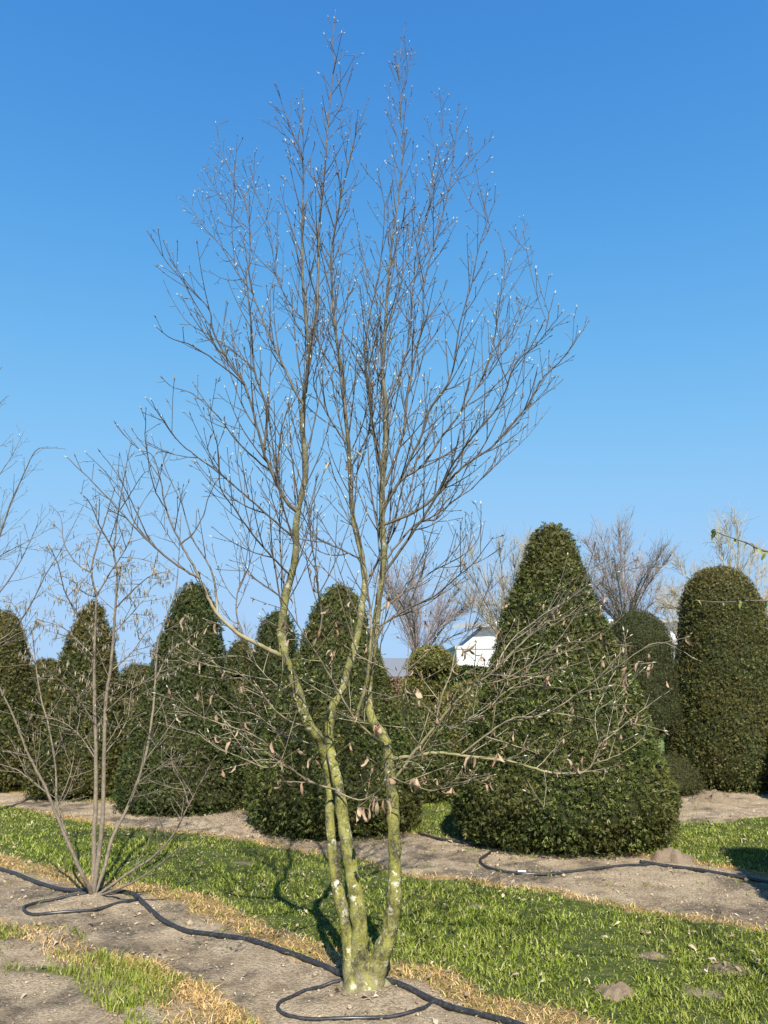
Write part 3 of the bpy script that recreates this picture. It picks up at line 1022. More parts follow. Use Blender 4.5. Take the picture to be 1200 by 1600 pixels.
class Buds:
    def __init__(self):
        self.p = []; self.d = []; self.l = []

    def add(self, p, d, l):
        self.p.append(tuple(p)); self.d.append(tuple(d)); self.l.append(l)

    def build(self, name, mat, parent, fat=0.17, label=None):
        off = parent_origin(parent)
        p = np.array(self.p) - np.array(off)
        d = np.array(self.d); d /= np.linalg.norm(d, axis=1)[:, None] + 1e-9
        l = np.array(self.l)[:, None]
        ref = np.where(np.abs(d[:, 2:3]) < 0.9, np.array([[0, 0, 1.0]]), np.array([[1.0, 0, 0]]))
        u = np.cross(d, ref); u /= np.linalg.norm(u, axis=1)[:, None]
        w = np.cross(d, u)
        n = len(p)
        V = np.zeros((n, 6, 3))
        V[:, 0] = p
        V[:, 5] = p + d * l
        for k in range(4):
            an = math.pi / 2 * k
            V[:, 1 + k] = p + d * l * 0.42 + (u * math.cos(an) + w * math.sin(an)) * l * fat
        b = np.arange(n)[:, None] * 6
        F = np.concatenate([b + np.array([[0, 1 + (k + 1) % 4, 1 + k]]) for k in range(4)] + [b + np.array([[5, 1 + k, 1 + (k + 1) % 4]]) for k in range(4)], 0)
        o = link(name, mesh_np(name, V.reshape(-1, 3), F, mat, True), parent)
        o['kind'] = 'stuff'
        if label: o['label'] = label
        return o


def leaf_mesh(name, L, Wd, curl, seed, mat):
    rs = random.Random(seed)
    vs, fs = [], []
    n = 6
    for i in range(n + 1):
        t = i / n
        w = Wd * math.sin(math.pi * min(0.97, 0.04 + t * 0.93)) ** 0.8
        ang = curl * t
        x = L * (math.sin(ang) / curl if curl else t)
        z = -L * ((1 - math.cos(ang)) / curl if curl else 0)
        fold = rs.uniform(0.3, 0.9)
        for s in (-1, 0, 1):
            vs.append((x + rs.gauss(0, 0.03) * L, s * w * 0.5 * math.cos(fold), z + abs(s) * w * 0.5 * math.sin(fold) + rs.gauss(0, 0.03) * L))
    for i in range(n):
        for k in range(2):
            a = i * 3 + k
            fs.append((a, a + 1, a + 4, a + 3))
    me = bpy.data.meshes.new(name)
    me.from_pydata(vs, [], fs)
    me.polygons.foreach_set('use_smooth', [True] * len(me.polygons))
    me.materials.append(mat)
    return me


# withered leaves get a colour per object
nt = M['dead_leaf'].node_tree
for nd in list(nt.nodes):
    if nd.type == 'NEW_GEOMETRY':
        oi = nt.nodes.new('ShaderNodeObjectInfo')
        for lk in list(nd.outputs['Random Per Island'].links):
            nt.links.new(oi.outputs['Random'], lk.to_socket)
DEAD = [leaf_mesh('withered_leaf', 0.082, 0.036, c, i, M['dead_leaf']) for i, c in enumerate((0.9, 1.5, 2.2, -1.2))]
YOUNG = [leaf_mesh('young_leaf', 0.075, 0.030, c, 20 + i, M['young_leaf']) for i, c in enumerate((1.0, 1.6, 2.1))]

ENV = [(515, 10), (535, 8), (590, 110), (632, 28), (655, 75), (700, 140), (725, 160), (775, 210), (785, 300), (830, 345), (875, 450), (925, 498), (885, 600), (855, 650), (805, 718), (750, 790), (775, 835),
       (850, 890), (935, 845), (1030, 880), (1100, 1020), (1060, 1100), (1020, 1170), (940, 1230), (760, 1265), (690, 1275), (600, 1290), (540, 1250), (470, 1310), (400, 1235), (300, 1200), (236, 1140), (230, 1040), (260, 960), (180, 830), (100, 712), (180, 660), (225, 620),
       (245, 580), (240, 505), (232, 365), (282, 300), (315, 258), (335, 185), (400, 180), (428, 130), (475, 100)]
ENVA = np.array(ENV, float)


def inside_env(p, env=ENVA):
    x, y = proj(p)
    return bool(in_poly(np.array([x]), np.array([y]), env)[0])


def tone_for(px_y, r, order, rs):
    """bark tone: dark young shoots high up, pale lichened twigs low down"""
    low = min(1.0, max(0.0, (px_y - 860) / 160.0))
    hi = -0.05 + min(1.0, r / 0.011) * 0.95 + rs.uniform(-0.1, 0.25)
    lo = 1.5 + rs.uniform(-0.6, 0.4)
    if r > 0.0055:
        lo = 2.75 + rs.uniform(-0.35, 0.2)
    t = hi * (1 - low) + lo * low
    return max(0.0, min(3.0, t))


class TreeBuilder:
    def __init__(self, root, seed, env, twig_mat, budlen=0.022):
        self.root = root; self.rs = random.Random(seed); self.env = env; self.mat = twig_mat
        self.buds = Buds(); self.leafspots = []; self.catkins = Buds(); self.budlen = budlen
        self.tonefn = tone_for
        self.nodes = []
        self.sub1, self.sublen, self.wig = 0.115, 0.42, 1.0

    def twigs(self, mb, pts, rad, order, spacing, length, t0=0.1, t1=1.0, up=0.25, ang=(32, 58), sub=True, flat=0.0):
        rs = self.rs
        acc = 0.0
        total = sum((pts[i + 1] - pts[i]).length for i in range(len(pts) - 1))
        nxt = t0 * total + rs.uniform(0, spacing)
        az = rs.uniform(0, 6.28)
        for i in range(len(pts) - 1):
            seg = (pts[i + 1] - pts[i])
            sl = seg.length
            while nxt <= acc + sl and sl > 1e-6:
                q = (nxt - acc) / sl
                p = pts[i].lerp(pts[i + 1], q)
                rr = rad[i] + (rad[i + 1] - rad[i]) * q
                tt = nxt / total
                if tt > t1:
                    return
                nxt += spacing * rs.uniform(0.5, 1.55)
                t = seg.normalized()
                L = length * rs.uniform(0.45, 1.25) * (1.0 - (0.72 if order == 1 else 0.45) * tt)
                ok = False
                for tr in range(5):
                    az += 2.4 + rs.uniform(-0.7, 0.7)
                    a = math.radians(rs.uniform(*ang))
                    u = t.orthogonal().normalized(); w = t.cross(u)
                    nn = u * math.cos(az) + w * math.sin(az)
                    d = t * math.cos(a) + nn * math.sin(a)
                    if d.z < -0.25:
                        d.z *= -0.4
                    end = p + d.normalized() * L + Vector((0, 0, up * L * 0.4))
                    if self.env is None or inside_env(end, self.env):
                        ok = True
                        break
                if not ok:
                    L *= 0.35
                r0 = min(rr * 0.7, 0.0019 + L * 0.0050)
                r1 = min(r0, 0.0015)
                bp, br = grow(p, d, L, r0, r1, rs, up, (0.032 if order == 1 else 0.045) * self.wig, 0.05 if order == 1 else 0.035)
                py = proj(bp[len(bp) // 2])[1]
                mb.tube(bp, br, [self.tonefn(py, x_, order, rs) for x_ in br], cap=False)
                self.tip(bp, order)
                if sub and order < 3 and L > 0.12:
                    self.twigs(mb, bp, br, order + 1, self.sub1 if order == 1 else 0.12, min(0.28, L * self.sublen) if order == 1 else min(0.08, L * 0.4), 0.14, 0.97, up, (ang[0] + 2, ang[1] + 6), sub)
            acc += sl

    def tip(self, bp, order):
        rs = self.rs
        d = (bp[-1] - bp[-2]).normalized()
        self.buds.add(bp[-1] - d * 0.004, d + rvec(rs) * 0.10, self.budlen * rs.uniform(0.8, 1.3))
        for k in range(len(bp) - 2, 0, -1):
            if rs.random() < 0.34:
                dd = ((bp[k + 1] - bp[k]).normalized() + rvec(rs) * 0.22)
                self.buds.add(bp[k], dd, self.budlen * rs.uniform(0.45, 0.95))
        if rs.random() < 0.5:
            self.leafspots.append(bp[-1].copy())

    def limb(self, px, Y0, dy0, dy1, r0, r1, name='branch', spacing=0.13, length=0.62, t0=0.12, up=0.30, ang=(26, 48), parent=None, tone=None, mat=None, twig=True, n=5, power=1.0):
        rs = self.rs
        m = len(px)
        raw = []
        for i, (x, y) in enumerate(px):
            q = i / (m - 1)
            raw.append(P(x, y, Y0 + dy0 + (dy1 - dy0) * q ** power))
        if self.nodes:
            best = min(self.nodes, key=lambda q: (q - raw[0]).length + 0.6 * abs(proj(q)[1] - px[0][1]) * 0.004)
            if (best - raw[0]).length < 0.45:
                dy0 = best.y - Y0
                raw = [P(x, y, Y0 + dy0 + (dy1 - dy0) * (i / (m - 1)) ** power) for i, (x, y) in enumerate(px)]
                raw[0] = best.copy()
        pts = catmull(raw, n)
        pts = [p + rvec(rs) * 0.0014 for p in pts]
        pts[0] = raw[0]
        k = len(pts)
        rad = [r0 + (r1 - r0) * (i / (k - 1)) ** 0.85 for i in range(k)]
        mb = MB()
        if tone is None:
            tn = [self.tonefn(proj(p)[1], r * 0.9, 1, rs) for p, r in zip(pts, rad)]
        else:
            tn = [tone + (rs.uniform(-0.15, 0.15)) for _ in pts]
        mb.tube(pts, rad, tn)
        if twig:
            self.twigs(mb, pts, rad, 1, spacing, length, t0, 1.0, up, ang)
        self.tip(pts[-4:], 1)
        mb.build(name, mat or self.mat, parent or self.root)
        self.nodes += pts
        return pts, rad


# ------------------------------------------------------------------ the tall bare tree
bx_, by_ = G(568, 1546)
YT = by_
tree = empty('bare_tree', (bx_, by_, 0), 'tall multi-stemmed bare tree with mossy green stems and silvery buds, in front', 'tree')
T = TreeBuilder(tree, 42, ENVA, M['twig'], 0.027)


def stem(px, dys, radii, name='stem'):
    raw = [P(x, y, YT + d) for (x, y), d in zip(px, dys)]
    pts = catmull(raw, 10)
    k = len(pts)
    rr = [np.interp(i / (k - 1) * (len(radii) - 1), range(len(radii)), radii) for i in range(k)]
    rr = [r * float(np.interp(p.z, [0.0, 0.9, 1.3, 2.2], [1.0, 1.0, 0.86, 0.64])) for r, p in zip(rr, pts)]
    rr = [float(r) * (1 + 0.05 * math.sin(i * 0.8) + T.rs.uniform(-0.02, 0.02)) for i, r in enumerate(rr)]
    mb = MB()
    tn = [max(0.0, min(1.0, 1 - (p.z - 0.02) / 0.14)) * 0.7 for p in pts]
    mb.tube(pts, rr, tn, 20)
    V = np.array([tuple(v) for v in mb.v])
    C = np.repeat(np.array([tuple(p) for p in pts]), 20, 0)
    f = 1 + 0.10 * vnoise(V[:, 0], V[:, 1], V[:, 2], 26, 5) + 0.07 * vnoise(V[:, 0], V[:, 1], V[:, 2] * 0.5, 55, 6)
    mb.v = [Vector(q) for q in C + (V - C) * f[:, None]]
    return mb, pts, rr


# A: middle stem and its straight leader (leader 3)
A_px = [(563, 1556), (563, 1525), (562, 1490), (561, 1440), (555, 1394), (545, 1335), (537, 1288), (529, 1230), (519, 1185), (514, 1152), (516, 1125), (521, 1103), (535, 1080), (541, 1055), (550, 1025), (560, 987), (565, 950), (570, 912), (566, 875), (560, 845), (552, 812), (548, 765), (545, 700), (540, 650), (536, 590), (527, 540), (520, 470), (518, 396), (528, 333), (541, 271), (553, 221), (566, 183), (576, 154)]
A_dy = [0, 0, 0, 0, .01, .02, .04, .05, .06, .08, .10, .12, .14, .16, .18, .2, .22, .24, .26, .28, .30, .30, .32, .34, .34, .34, .34, .32, .30, .28, .26, .24, .22]
A_r = [.070, .058, .046, .042, .040, .037, .034, .029, .029, .030, .029, .029, .029, .029, .029, .029, .029, .028, .027, .027, .024, .021, .020, .019, .017, .015, .0125, .010, .008, .0065, .005, .0035, .002]
mbA, pA, rA = stem(A_px, A_dy, A_r)
T.nodes += pA
T.twigs(mbA, pA[190:], rA[190:], 1, 0.065, 0.78, 0.0, 0.93, 0.5, (18, 38))
T.tip(pA[-12::2], 1)
# B: left slim stem that crosses behind A and becomes the left limb with two leaders
B_px = [(552, 1552), (548, 1510), (544, 1465), (537, 1428), (529, 1394), (523, 1359), (518, 1315), (515, 1270), (517, 1238), (511, 1195), (500, 1157), (484, 1135), (474, 1110), (465, 1080), (452, 1045), (444, 1022), (440, 990), (443, 955), (447, 928), (455, 900), (462, 863), (462, 825), (466, 797), (472, 770), (477, 745), (477, 712), (473, 680), (473, 640), (478, 600), (483, 550), (478, 500), (473, 437), (472, 375), (474, 292), (474, 229), (472, 137)]
B_dy = [.0, .02, .03, .04, .05, .06, .08, .10, .13, .12, .06, .0, -.04, -.06, -.08, -.1, -.1, -.1, -.1, -.1, -.1, -.1, -.1, -.1, -.1, -.1, -.1, -.1, -.1, -.1, -.1, -.1, -.12, -.14, -.16, -.18]
B_r = [.060, .042, .035, .034, .033, .030, .026, .025, .026, .028, .031, .034, .034, .034, .033, .033, .033, .033, .032, .031, .030, .030, .027, .026, .026, .026, .024, .022, .020, .0175, .015, .0125, .010, .008, .005, .002]
mbB, pB, rB = stem(B_px, B_dy, B_r)
T.nodes += pB
T.twigs(mbB, pB[164:], rB[164:], 1, 0.068, 0.78, 0.0, 0.93, 0.5, (18, 38))
T.tip(pB[-12::2], 1)
# C: right stem and right leader
C_px = [(578, 1556), (583, 1530), (594, 1497), (606, 1462), (613, 1428), (616, 1394), (617, 1345), (615, 1290), (613, 1250), (608, 1205), (606, 1172), (597, 1148), (584, 1130), (577, 1105), (576, 1070), (582, 1030), (587, 987), (590, 950), (597, 900), (600, 862), (597, 825), (597, 780), (598, 735), (602, 687), (603, 633), (598, 583), (602, 517), (606, 447), (614, 367), (625, 293), (628, 238), (626, 165), (623, 110), (628, 66), (634, 35)]
C_dy = [0, 0, -.01, -.02, -.02, -.03, -.03, -.03, -.03, -.02, 0, 0, .02, .04, .04, .04, .03, .02, .0, -.01, -.02, -.02, -.02, -.02, -.02, -.02, -.02, 0, 0, .02, .04, .06, .08, .1, .1]
C_r = [.070, .058, .050, .043, .039, .037, .035, .034, .033, .033, .034, .032, .030, .029, .028, .028, .028, .028, .028, .028, .028, .026, .024, .022, .020, .018, .0155, .013, .010, .008, .006, .0045, .0033, .0025, .0018]
mbC, pC, rC = stem(C_px, C_dy, C_r)
T.nodes += pC
T.twigs(mbC, pC[176:], rC[176:], 1, 0.068, 0.78, 0.0, 0.93, 0.5, (18, 38))
T.tip(pC[-12::2], 1)


def split_stem(mb, name):
    return mb.build(name, M['stem'], tree)


# stems use the mossy bark, fading into the grey twig bark with height
m = M['bark'].copy(); m.name = 'stem_bark'
nt = m.node_tree
b = nt.nodes['Principled BSDF']
old = b.inputs['Base Color'].links[0].from_socket
tc = nt.nodes.new('ShaderNodeTexCoord'); sx = nt.nodes.new('ShaderNodeSeparateXYZ')
nt.links.new(tc.outputs['Object'], sx.inputs[0])
mr = nt.nodes.new('ShaderNodeMapRange'); mr.inputs[1].default_value = 1.2; mr.inputs[2].default_value = 3.4
nt.links.new(sx.outputs['Z'], mr.inputs[0])
up_c = ramp(nt, noise(nt, 14, 4), [(0.3, (0.05, 0.042, 0.032)), (0.5, (0.10, 0.088, 0.062)), (0.72, (0.19, 0.17, 0.12))])
nt.links.new(mix(nt, mr.outputs[0], old, up_c), b.inputs['Base Color'])
M['stem'] = m


def tone01(mb):
    # twig tones are stored up to 2; on stems only 0..1 means earth-stained base, so twigs are moved to their own part
    pass


def build_stem(mb, nv_stem, label):
    """stem tube and its twigs as two parts of the tree"""
    st = MB(); st.v = mb.v[:nv_stem]; st.t = mb.t[:nv_stem]
    st.f = [f for f in mb.f if max(f) < nv_stem]
    tw = MB(); tw.v = mb.v[nv_stem:]; tw.t = mb.t[nv_stem:]
    tw.f = [tuple(i - nv_stem for i in f) for f in mb.f if min(f) >= nv_stem]
    o = st.build('stem', M['stem'], tree); o['label'] = label
    if tw.v:
        tw.build('twigs', M['twig'], tree)


build_stem(mbA, 20 * len(pA), 'middle mossy stem with straight leader')
build_stem(mbB, 20 * len(pB), 'left slim lichen-spotted stem')
build_stem(mbC, 20 * len(pC), 'right mossy stem forking low to the right')

T.limb([(519, 1190), (530, 1177), (539, 1169), (547, 1163)], YT, -.02, -.10, .0085, .007, 'pruned_stub', twig=False, tone=2.9)
# second leader of the left limb, up to the topmost tip
T.limb([(483, 560), (488, 525), (495, 487), (497, 437), (499, 354), (507, 271), (512, 200), (518, 137), (522, 96), (520, 62), (524, 19)], YT, -.1, -.15, .011, .002, 'branch', 0.075, 0.55, 0.1, 0.45)
T.limb([(511, 205), (525, 180), (535, 160), (545, 125), (553, 98)], YT, -.14, -.2, .004, .0016, 'branch', 0.09, 0.22, 0.2, 0.4)
T.limb([(474, 250), (460, 215), (440, 160), (433, 135)], YT, -.16, -.3, .0045, .0016, 'branch', 0.09, 0.25, 0.2, 0.4)
T.limb([(474, 250), (455, 220), (430, 200), (408, 187)], YT, -.16, 0.0, .004, .0016, 'branch', 0.10, 0.2, 0.2, 0.3)
LIMBS = [
    # left side, out of the left limb
    ([(464, 800), (450, 787), (433, 757), (420, 725), (413, 707), (417, 650), (410, 617), (397, 577), (393, 517), (388, 470), (384, 420)], -.1, -.45, .017, .003),
    ([(413, 707), (403, 673), (383, 603), (353, 557), (333, 517), (327, 483), (299, 454), (257, 404), (237, 369)], -.2, -.55, .011, .0016),
    ([(433, 757), (436, 700), (442, 660), (455, 625)], -.15, -.2, .008, .003),
    ([(473, 632), (458, 605), (445, 575), (430, 545), (415, 510), (395, 458), (389, 417), (391, 367), (382, 312), (362, 271), (345, 233), (337, 192)], -.1, .5, .011, .0016),
    ([(391, 367), (370, 345), (345, 310), (330, 285), (319, 262)], .35, .6, .005, .0016),
    ([(395, 458), (370, 425), (345, 385), (315, 350), (287, 308)], .2, .7, .006, .0016),
    ([(397, 577), (360, 545), (320, 520), (290, 500), (262, 455)], -.3, .5, .006, .0016),
    ([(383, 603), (345, 570), (300, 540), (270, 530), (245, 512)], -.35, -.8, .006, .0016),
    ([(425, 740), (380, 700), (340, 650), (300, 615), (270, 605), (250, 588)], -.15, .6, .007, .0016),
    ([(462, 845), (430, 815), (390, 780), (350, 745), (310, 715), (280, 690), (250, 650), (237, 627)], -.1, -.7, .009, .0016),
    ([(455, 900), (425, 870), (395, 835), (370, 800), (345, 760), (340, 700), (325, 640)], -.1, -.9, .008, .0016),
    # the strong low limb sweeping left
    ([(446, 1028), (430, 1020), (410, 1010), (380, 995), (360, 980), (340, 960), (325, 935), (312, 905), (292, 893), (257, 868), (219, 833), (187, 798), (146, 754), (105, 715)], -.1, -.5, .018, .002),
    ([(312, 905), (300, 880), (283, 850), (260, 798), (251, 754), (239, 713), (213, 699), (184, 668)], -.4, -.2, .009, .0016),
    ([(233, 845), (216, 807), (187, 748), (157, 707)], -.45, -.55, .005, .0016),
    ([(240, 855), (210, 815), (181, 757), (134, 707)], -.45, -.2, .005, .0016),
    ([(283, 850), (300, 835), (318, 805), (325, 780), (340, 750)], -.35, -.3, .006, .0018),
    ([(260, 798), (240, 760), (228, 690), (228, 640)], -.3, -.6, .005, .0016),
    ([(340, 960), (335, 910), (325, 880), (300, 840), (285, 790), (262, 740), (250, 690)], -.35, .2, .008, .0018),
    ([(380, 995), (370, 960), (372, 920), (390, 880), (385, 840), (372, 800)], -.25, .4, .007, .0018),
    # low left, pale twiggy branches
    ([(524, 1237), (500, 1227), (480, 1220), (460, 1205), (440, 1187), (420, 1166), (392, 1147), (335, 1127), (307, 1115), (280, 1095), (262, 1075)], 0, -.9, .011, .002),
    ([(440, 1187), (417, 1200), (380, 1185), (342, 1170), (305, 1145), (252, 1130)], -.35, -.7, .007, .0016),
    ([(484, 1135), (460, 1130), (430, 1110), (400, 1075), (370, 1050), (340, 1040), (300, 1010), (272, 985)], 0, -.7, .009, .0018),
    ([(468, 1085), (440, 1075), (420, 1060), (390, 1030), (350, 1025), (310, 1040), (265, 1020)], -.05, .6, .007, .0018),
    ([(505, 1165), (480, 1160), (445, 1150), (405, 1120), (370, 1105), (330, 1080)], .05, .7, .007, .0018),
    ([(530, 1235), (560, 1250), (585, 1240), (600, 1225), (612, 1200), (640, 1190), (660, 1200)], -.06, -.5, .008, .0022),
    # branches in front and behind the middle
    ([(607, 1165), (590, 1155), (560, 1130), (540, 1100), (520, 1065), (500, 1030), (480, 1000), (455, 960), (435, 930), (400, 905), (380, 880)], -.02, -.7, .013, .002),
    ([(510, 1010), (503, 970), (498, 930), (494, 890), (486, 845), (482, 800), (470, 750), (450, 700)], -.45, -.7, .008, .0018),
    ([(562, 1120), (566, 1090), (574, 1060), (578, 1020), (580, 970), (574, 920), (566, 880), (560, 830), (540, 780), (520, 740)], -.08, -.5, .014, .002),
    ([(570, 912), (595, 870), (620, 820), (640, 770), (650, 720), (662, 660), (668, 600)], .24, .8, .011, .002),
    ([(566, 875), (540, 862), (515, 850), (490, 835), (470, 800), (440, 760), (420, 700)], .26, .9, .009, .0018),
    ([(548, 735), (565, 700), (580, 660), (590, 600), (586, 540), (575, 480), (572, 420), (560, 360)], .3, .7, .009, .0018),
    ([(545, 700), (525, 670), (505, 635), (490, 600), (500, 550), (515, 500), (540, 430)], .32, .0, .008, .0018),
    ([(536, 590), (510, 560), (490, 520), (450, 470), (430, 420), (420, 350), (400, 300), (390, 258)], .34, .7, .008, .0016),
    # right side
    ([(603, 822), (647, 800), (687, 770), (703, 750), (727, 727), (770, 697), (800, 663), (827, 630), (847, 593), (873, 567), (890, 547), (919, 502)], 0, -.5, .013, .0018),
    ([(605, 880), (627, 843), (653, 817), (683, 810), (703, 787), (737, 763), (760, 740), (790, 713), (823, 683), (847, 652)], 0, .5, .010, .0016),
    ([(600, 900), (633, 850), (660, 810), (687, 767), (703, 733), (723, 703), (743, 677), (773, 643), (790, 610), (807, 567), (837, 540), (853, 520), (877, 490)], 0, -.9, .012, .0016),
    ([(853, 520), (858, 490), (866, 460)], -.8, -.8, .004, .0016),
    ([(598, 790), (627, 750), (660, 727), (687, 687), (710, 657), (740, 613), (760, 577), (773, 527), (777, 483), (793, 429), (808, 385), (823, 352)], -.02, .4, .013, .0016),
    ([(598, 800), (620, 760), (640, 720), (660, 677), (673, 637), (703, 593), (713, 543), (720, 500), (738, 440), (750, 380), (777, 305)], -.02, -.5, .012, .0016),
    ([(600, 765), (613, 730), (630, 677), (637, 617), (650, 550), (661, 500), (663, 440), (683, 367), (700, 300), (710, 230), (717, 165)], -.02, -.2, .013, .0016),
    ([(590, 735), (582, 667), (577, 583), (573, 533), (580, 483), (592, 430), (598, 380), (600, 320), (590, 270)], -.03, -.4, .009, .0016),
    ([(603, 633), (625, 580), (640, 530), (645, 470), (650, 400), (670, 330), (680, 290), (700, 250)], -.02, .6, .009, .0016),
    ([(602, 517), (620, 470), (632, 420), (650, 370), (672, 320), (676, 270), (692, 205), (692, 147)], -.02, .2, .007, .0016),
    ([(626, 165), (633, 135), (640, 105), (647, 85)], .06, .1, .0035, .0016),
    ([(700, 300), (725, 265), (745, 240), (768, 217)], -.15, -.1, .0045, .0016),
    ([(750, 380), (765, 350), (735, 320), (740, 292)], -.45, -.2, .004, .0016),
    ([(740, 613), (775, 570), (800, 520), (812, 490), (822, 465)], .1, .6, .006, .0016),
    ([(770, 697), (810, 650), (840, 625), (878, 595)], -.3, -.1, .005, .0016),
    # lower right
    ([(596, 960), (640, 920), (680, 890), (720, 870), (745, 845), (752, 817)], 0, .6, .008, .0018),
    ([(592, 985), (640, 950), (680, 930), (715, 900), (740, 880), (768, 842)], 0, -.6, .008, .0018),
    ([(611, 1222), (625, 1208), (650, 1172), (680, 1135), (705, 1105), (740, 1072), (770, 1050), (800, 1020), (840, 980), (870, 950), (905, 920), (930, 852)], -.04, -.6, .017, .002),
    ([(608, 1187), (625, 1184), (650, 1181), (680, 1176), (720, 1180), (780, 1187), (820, 1196), (850, 1205), (880, 1209), (910, 1206), (925, 1195), (936, 1165), (970, 1138), (1000, 1112), (1046, 1079)], -.02, -.5, .019, .002),
    ([(725, 1180), (758, 1150), (800, 1123), (833, 1121), (867, 1108), (904, 1083), (933, 1062), (967, 1040), (1029, 1004), (1090, 1032)], -.2, -.8, .010, .0018),
    ([(925, 1196), (967, 1179), (1004, 1154), (1014, 1130)], -.4, -.5, .006, .0016),
    ([(850, 1205), (853, 1230), (850, 1262)], -.35, -.4, .0035, .0014),
    ([(936, 1165), (930, 1120), (945, 1080), (965, 1040), (970, 1010)], -.4, -.2, .006, .0016),
    ([(680, 1135), (690, 1090), (705, 1050), (715, 1010), (745, 970), (760, 930), (775, 880)], -.25, -.1, .008, .0018),
    ([(635, 1165), (632, 1130), (628, 1090), (615, 1060), (595, 1030), (600, 990), (625, 950), (640, 920)], -.15, -.8, .008, .0018),
    ([(740, 1072), (790, 1060), (840, 1030), (880, 1005), (930, 1000), (975, 960)], -.3, -.9, .007, .0018),
    ([(705, 1105), (700, 1140), (720, 1130), (760, 1110), (790, 1080), (830, 1060), (880, 1050)], -.25, .5, .007, .0018),
    ([(770, 1050), (800, 1000), (850, 960), (890, 935), (935, 905), (980, 890), (1025, 886)], -.35, -.1, .006, .0018),
    ([(612, 1212), (640, 1225), (680, 1235), (720, 1215), (760, 1225)], -.03, -.6, .006, .0016),
]
for px, d0, d1, r0, r1 in LIMBS:
    low = sum(y for _, y in px) / len(px) > 960
    mx = sum(x for x, _ in px) / len(px)
    if mx < 330 and not low:
        T.limb(px, YT, d0, d1, r0 * 0.85, r1, 'branch', 0.13, 0.30, 0.2, 0.35, (25, 50))
        continue
    T.sub1, T.sublen, T.wig = (0.095, 0.5, 2.6) if low else (0.115, 0.42, 1.0)
    if low:
        r0 *= 0.60
    else:
        r0 *= 0.76
    T.limb(px, YT, d0, d1, r0, r1, 'branch', 0.084 if not low else 0.078, 0.60 if not low else 0.42, 0.10, 0.42 if not low else 0.10, (22, 42) if not low else (30, 58))
T.buds.build('buds', M['bud'], tree, 0.115)
print('buds', len(T.buds.p))
# withered leaves hanging low in the tree
rs = random.Random(8)
low = [p for p in T.leafspots if 930 < proj(p)[1] < 1290]
rs.shuffle(low)
off = parent_origin(tree)
hang = [(612, 1245), (627, 1240), (690, 1230), (683, 1245), (805, 1160), (770, 1160), (765, 1170), (735, 1040), (700, 1035), (660, 1080), (655, 1065), (745, 1000), (585, 1160), (490, 1195), (548, 1292), (475, 1305), (462, 1290), (595, 1150), (610, 1280), (590, 1250), (545, 718), (480, 910), (1000, 1060), (432, 975), (440, 985), (500, 985), (515, 995), (655, 935), (790, 1080), (860, 1040)]
spots = [P(x + rs.uniform(-4, 4), y + rs.uniform(-4, 4), YT - rs.uniform(0.1, 0.6)) for x, y in hang for _ in range(3)]
near = []
allp = np.array([tuple(p) for p in T.buds.p])
for s in spots:       # hang each on the nearest twig
    d = np.linalg.norm((allp - np.array(tuple(s))), axis=1)
    near.append(Vector(allp[int(np.argmin(d))]))
for li_, p in enumerate(near + low[:205]):
    o = link('withered_leaf', rs.choice(DEAD), tree)
    o.location = p - off
    o.rotation_euler = (rs.gauss(0, 0.5), math.radians(60) + rs.gauss(0, 0.4), rs.uniform(0, 6.28))
    s = rs.uniform(0.6, 1.15) if li_ < len(near) else rs.uniform(0.4, 0.85)
    o.scale = (s, s * rs.uniform(0.4, 0.9), s)
# root flare: one lobed collar in which the three stems meet
mb = MB()
nr, na = 12, 40
c0 = Vector((bx_, by_ + 0.015, 0))
for i in range(nr):
    q = i / (nr - 1)
    z = -0.03 + 0.17 * q
    fl = (1 - q) ** 2.2
    for k in range(na):
        an = 2 * math.pi * k / na
        lob = 1 + (0.20 * fl + 0.07) * math.sin(an * 5 + 0.7 + 0.5 * q) + 0.07 * math.sin(an * 3 + 2.0 + q) + 0.02 * math.sin(an * 11 + q * 5)
        r = (0.080 + 0.080 * fl - 0.02 * q) * lob
        mb.v.append(c0 + Vector((r * 1.08 * math.cos(an) + 0.006 * q, r * 0.86 * math.sin(an), z)))
        mb.t.append(max(0.0, 0.85 - q * 1.6))
for i in range(nr - 1):
    for k in range(na):
        a = i * na + k; b2 = i * na + (k + 1) % na
        mb.f.append((a, b2, b2 + na, a + na))
mb.v.append(c0 + Vector((0, 0, 0.10))); mb.t.append(0.2)
for k in range(na):
    mb.f.append(((nr - 1) * na + k, (nr - 1) * na + (k + 1) % na, nr * na))
mb.build('root_flare', M['stem'], tree)

# ------------------------------------------------------------------ hazel with catkins on the left
m, nt, b = new_mat('hazel_twig_bark')
tn = attr(nt, 'tone')
dv = nt.nodes.new('ShaderNodeMath'); dv.operation = 'DIVIDE'; dv.inputs[1].default_value = 2.0
nt.links.new(tn, dv.inputs[0])
c = ramp(nt, dv.outputs[0], [(0.0, (0.08, 0.062, 0.048)), (0.5, (0.165, 0.135, 0.10)), (1.0, (0.25, 0.205, 0.15))])
hn = noise(nt, 38, 6, 0.7)
c = mix(nt, ramp(nt, hn, [(0.40, (0.75, 0.75, 0.75)), (0.55, (0, 0, 0))]), c, mix(nt, 0.55, c, (0.08, 0.06, 0.045)))
c = mix(nt, ramp(nt, hn, [(0.60, (0, 0, 0)), (0.72, (0.8, 0.8, 0.8))]), c, (0.46, 0.42, 0.34))
nt.links.new(c, b.inputs['Base Color'])
bump(nt, b, hn, 0.6, 0.008)
M['hazel_twig'] = m
hx_, hy_ = G(147, 1402)
hazel = empty('hazel', (hx_, hy_, 0), 'smaller multi-stemmed hazel with hanging catkins, left of the tall tree', 'tree')
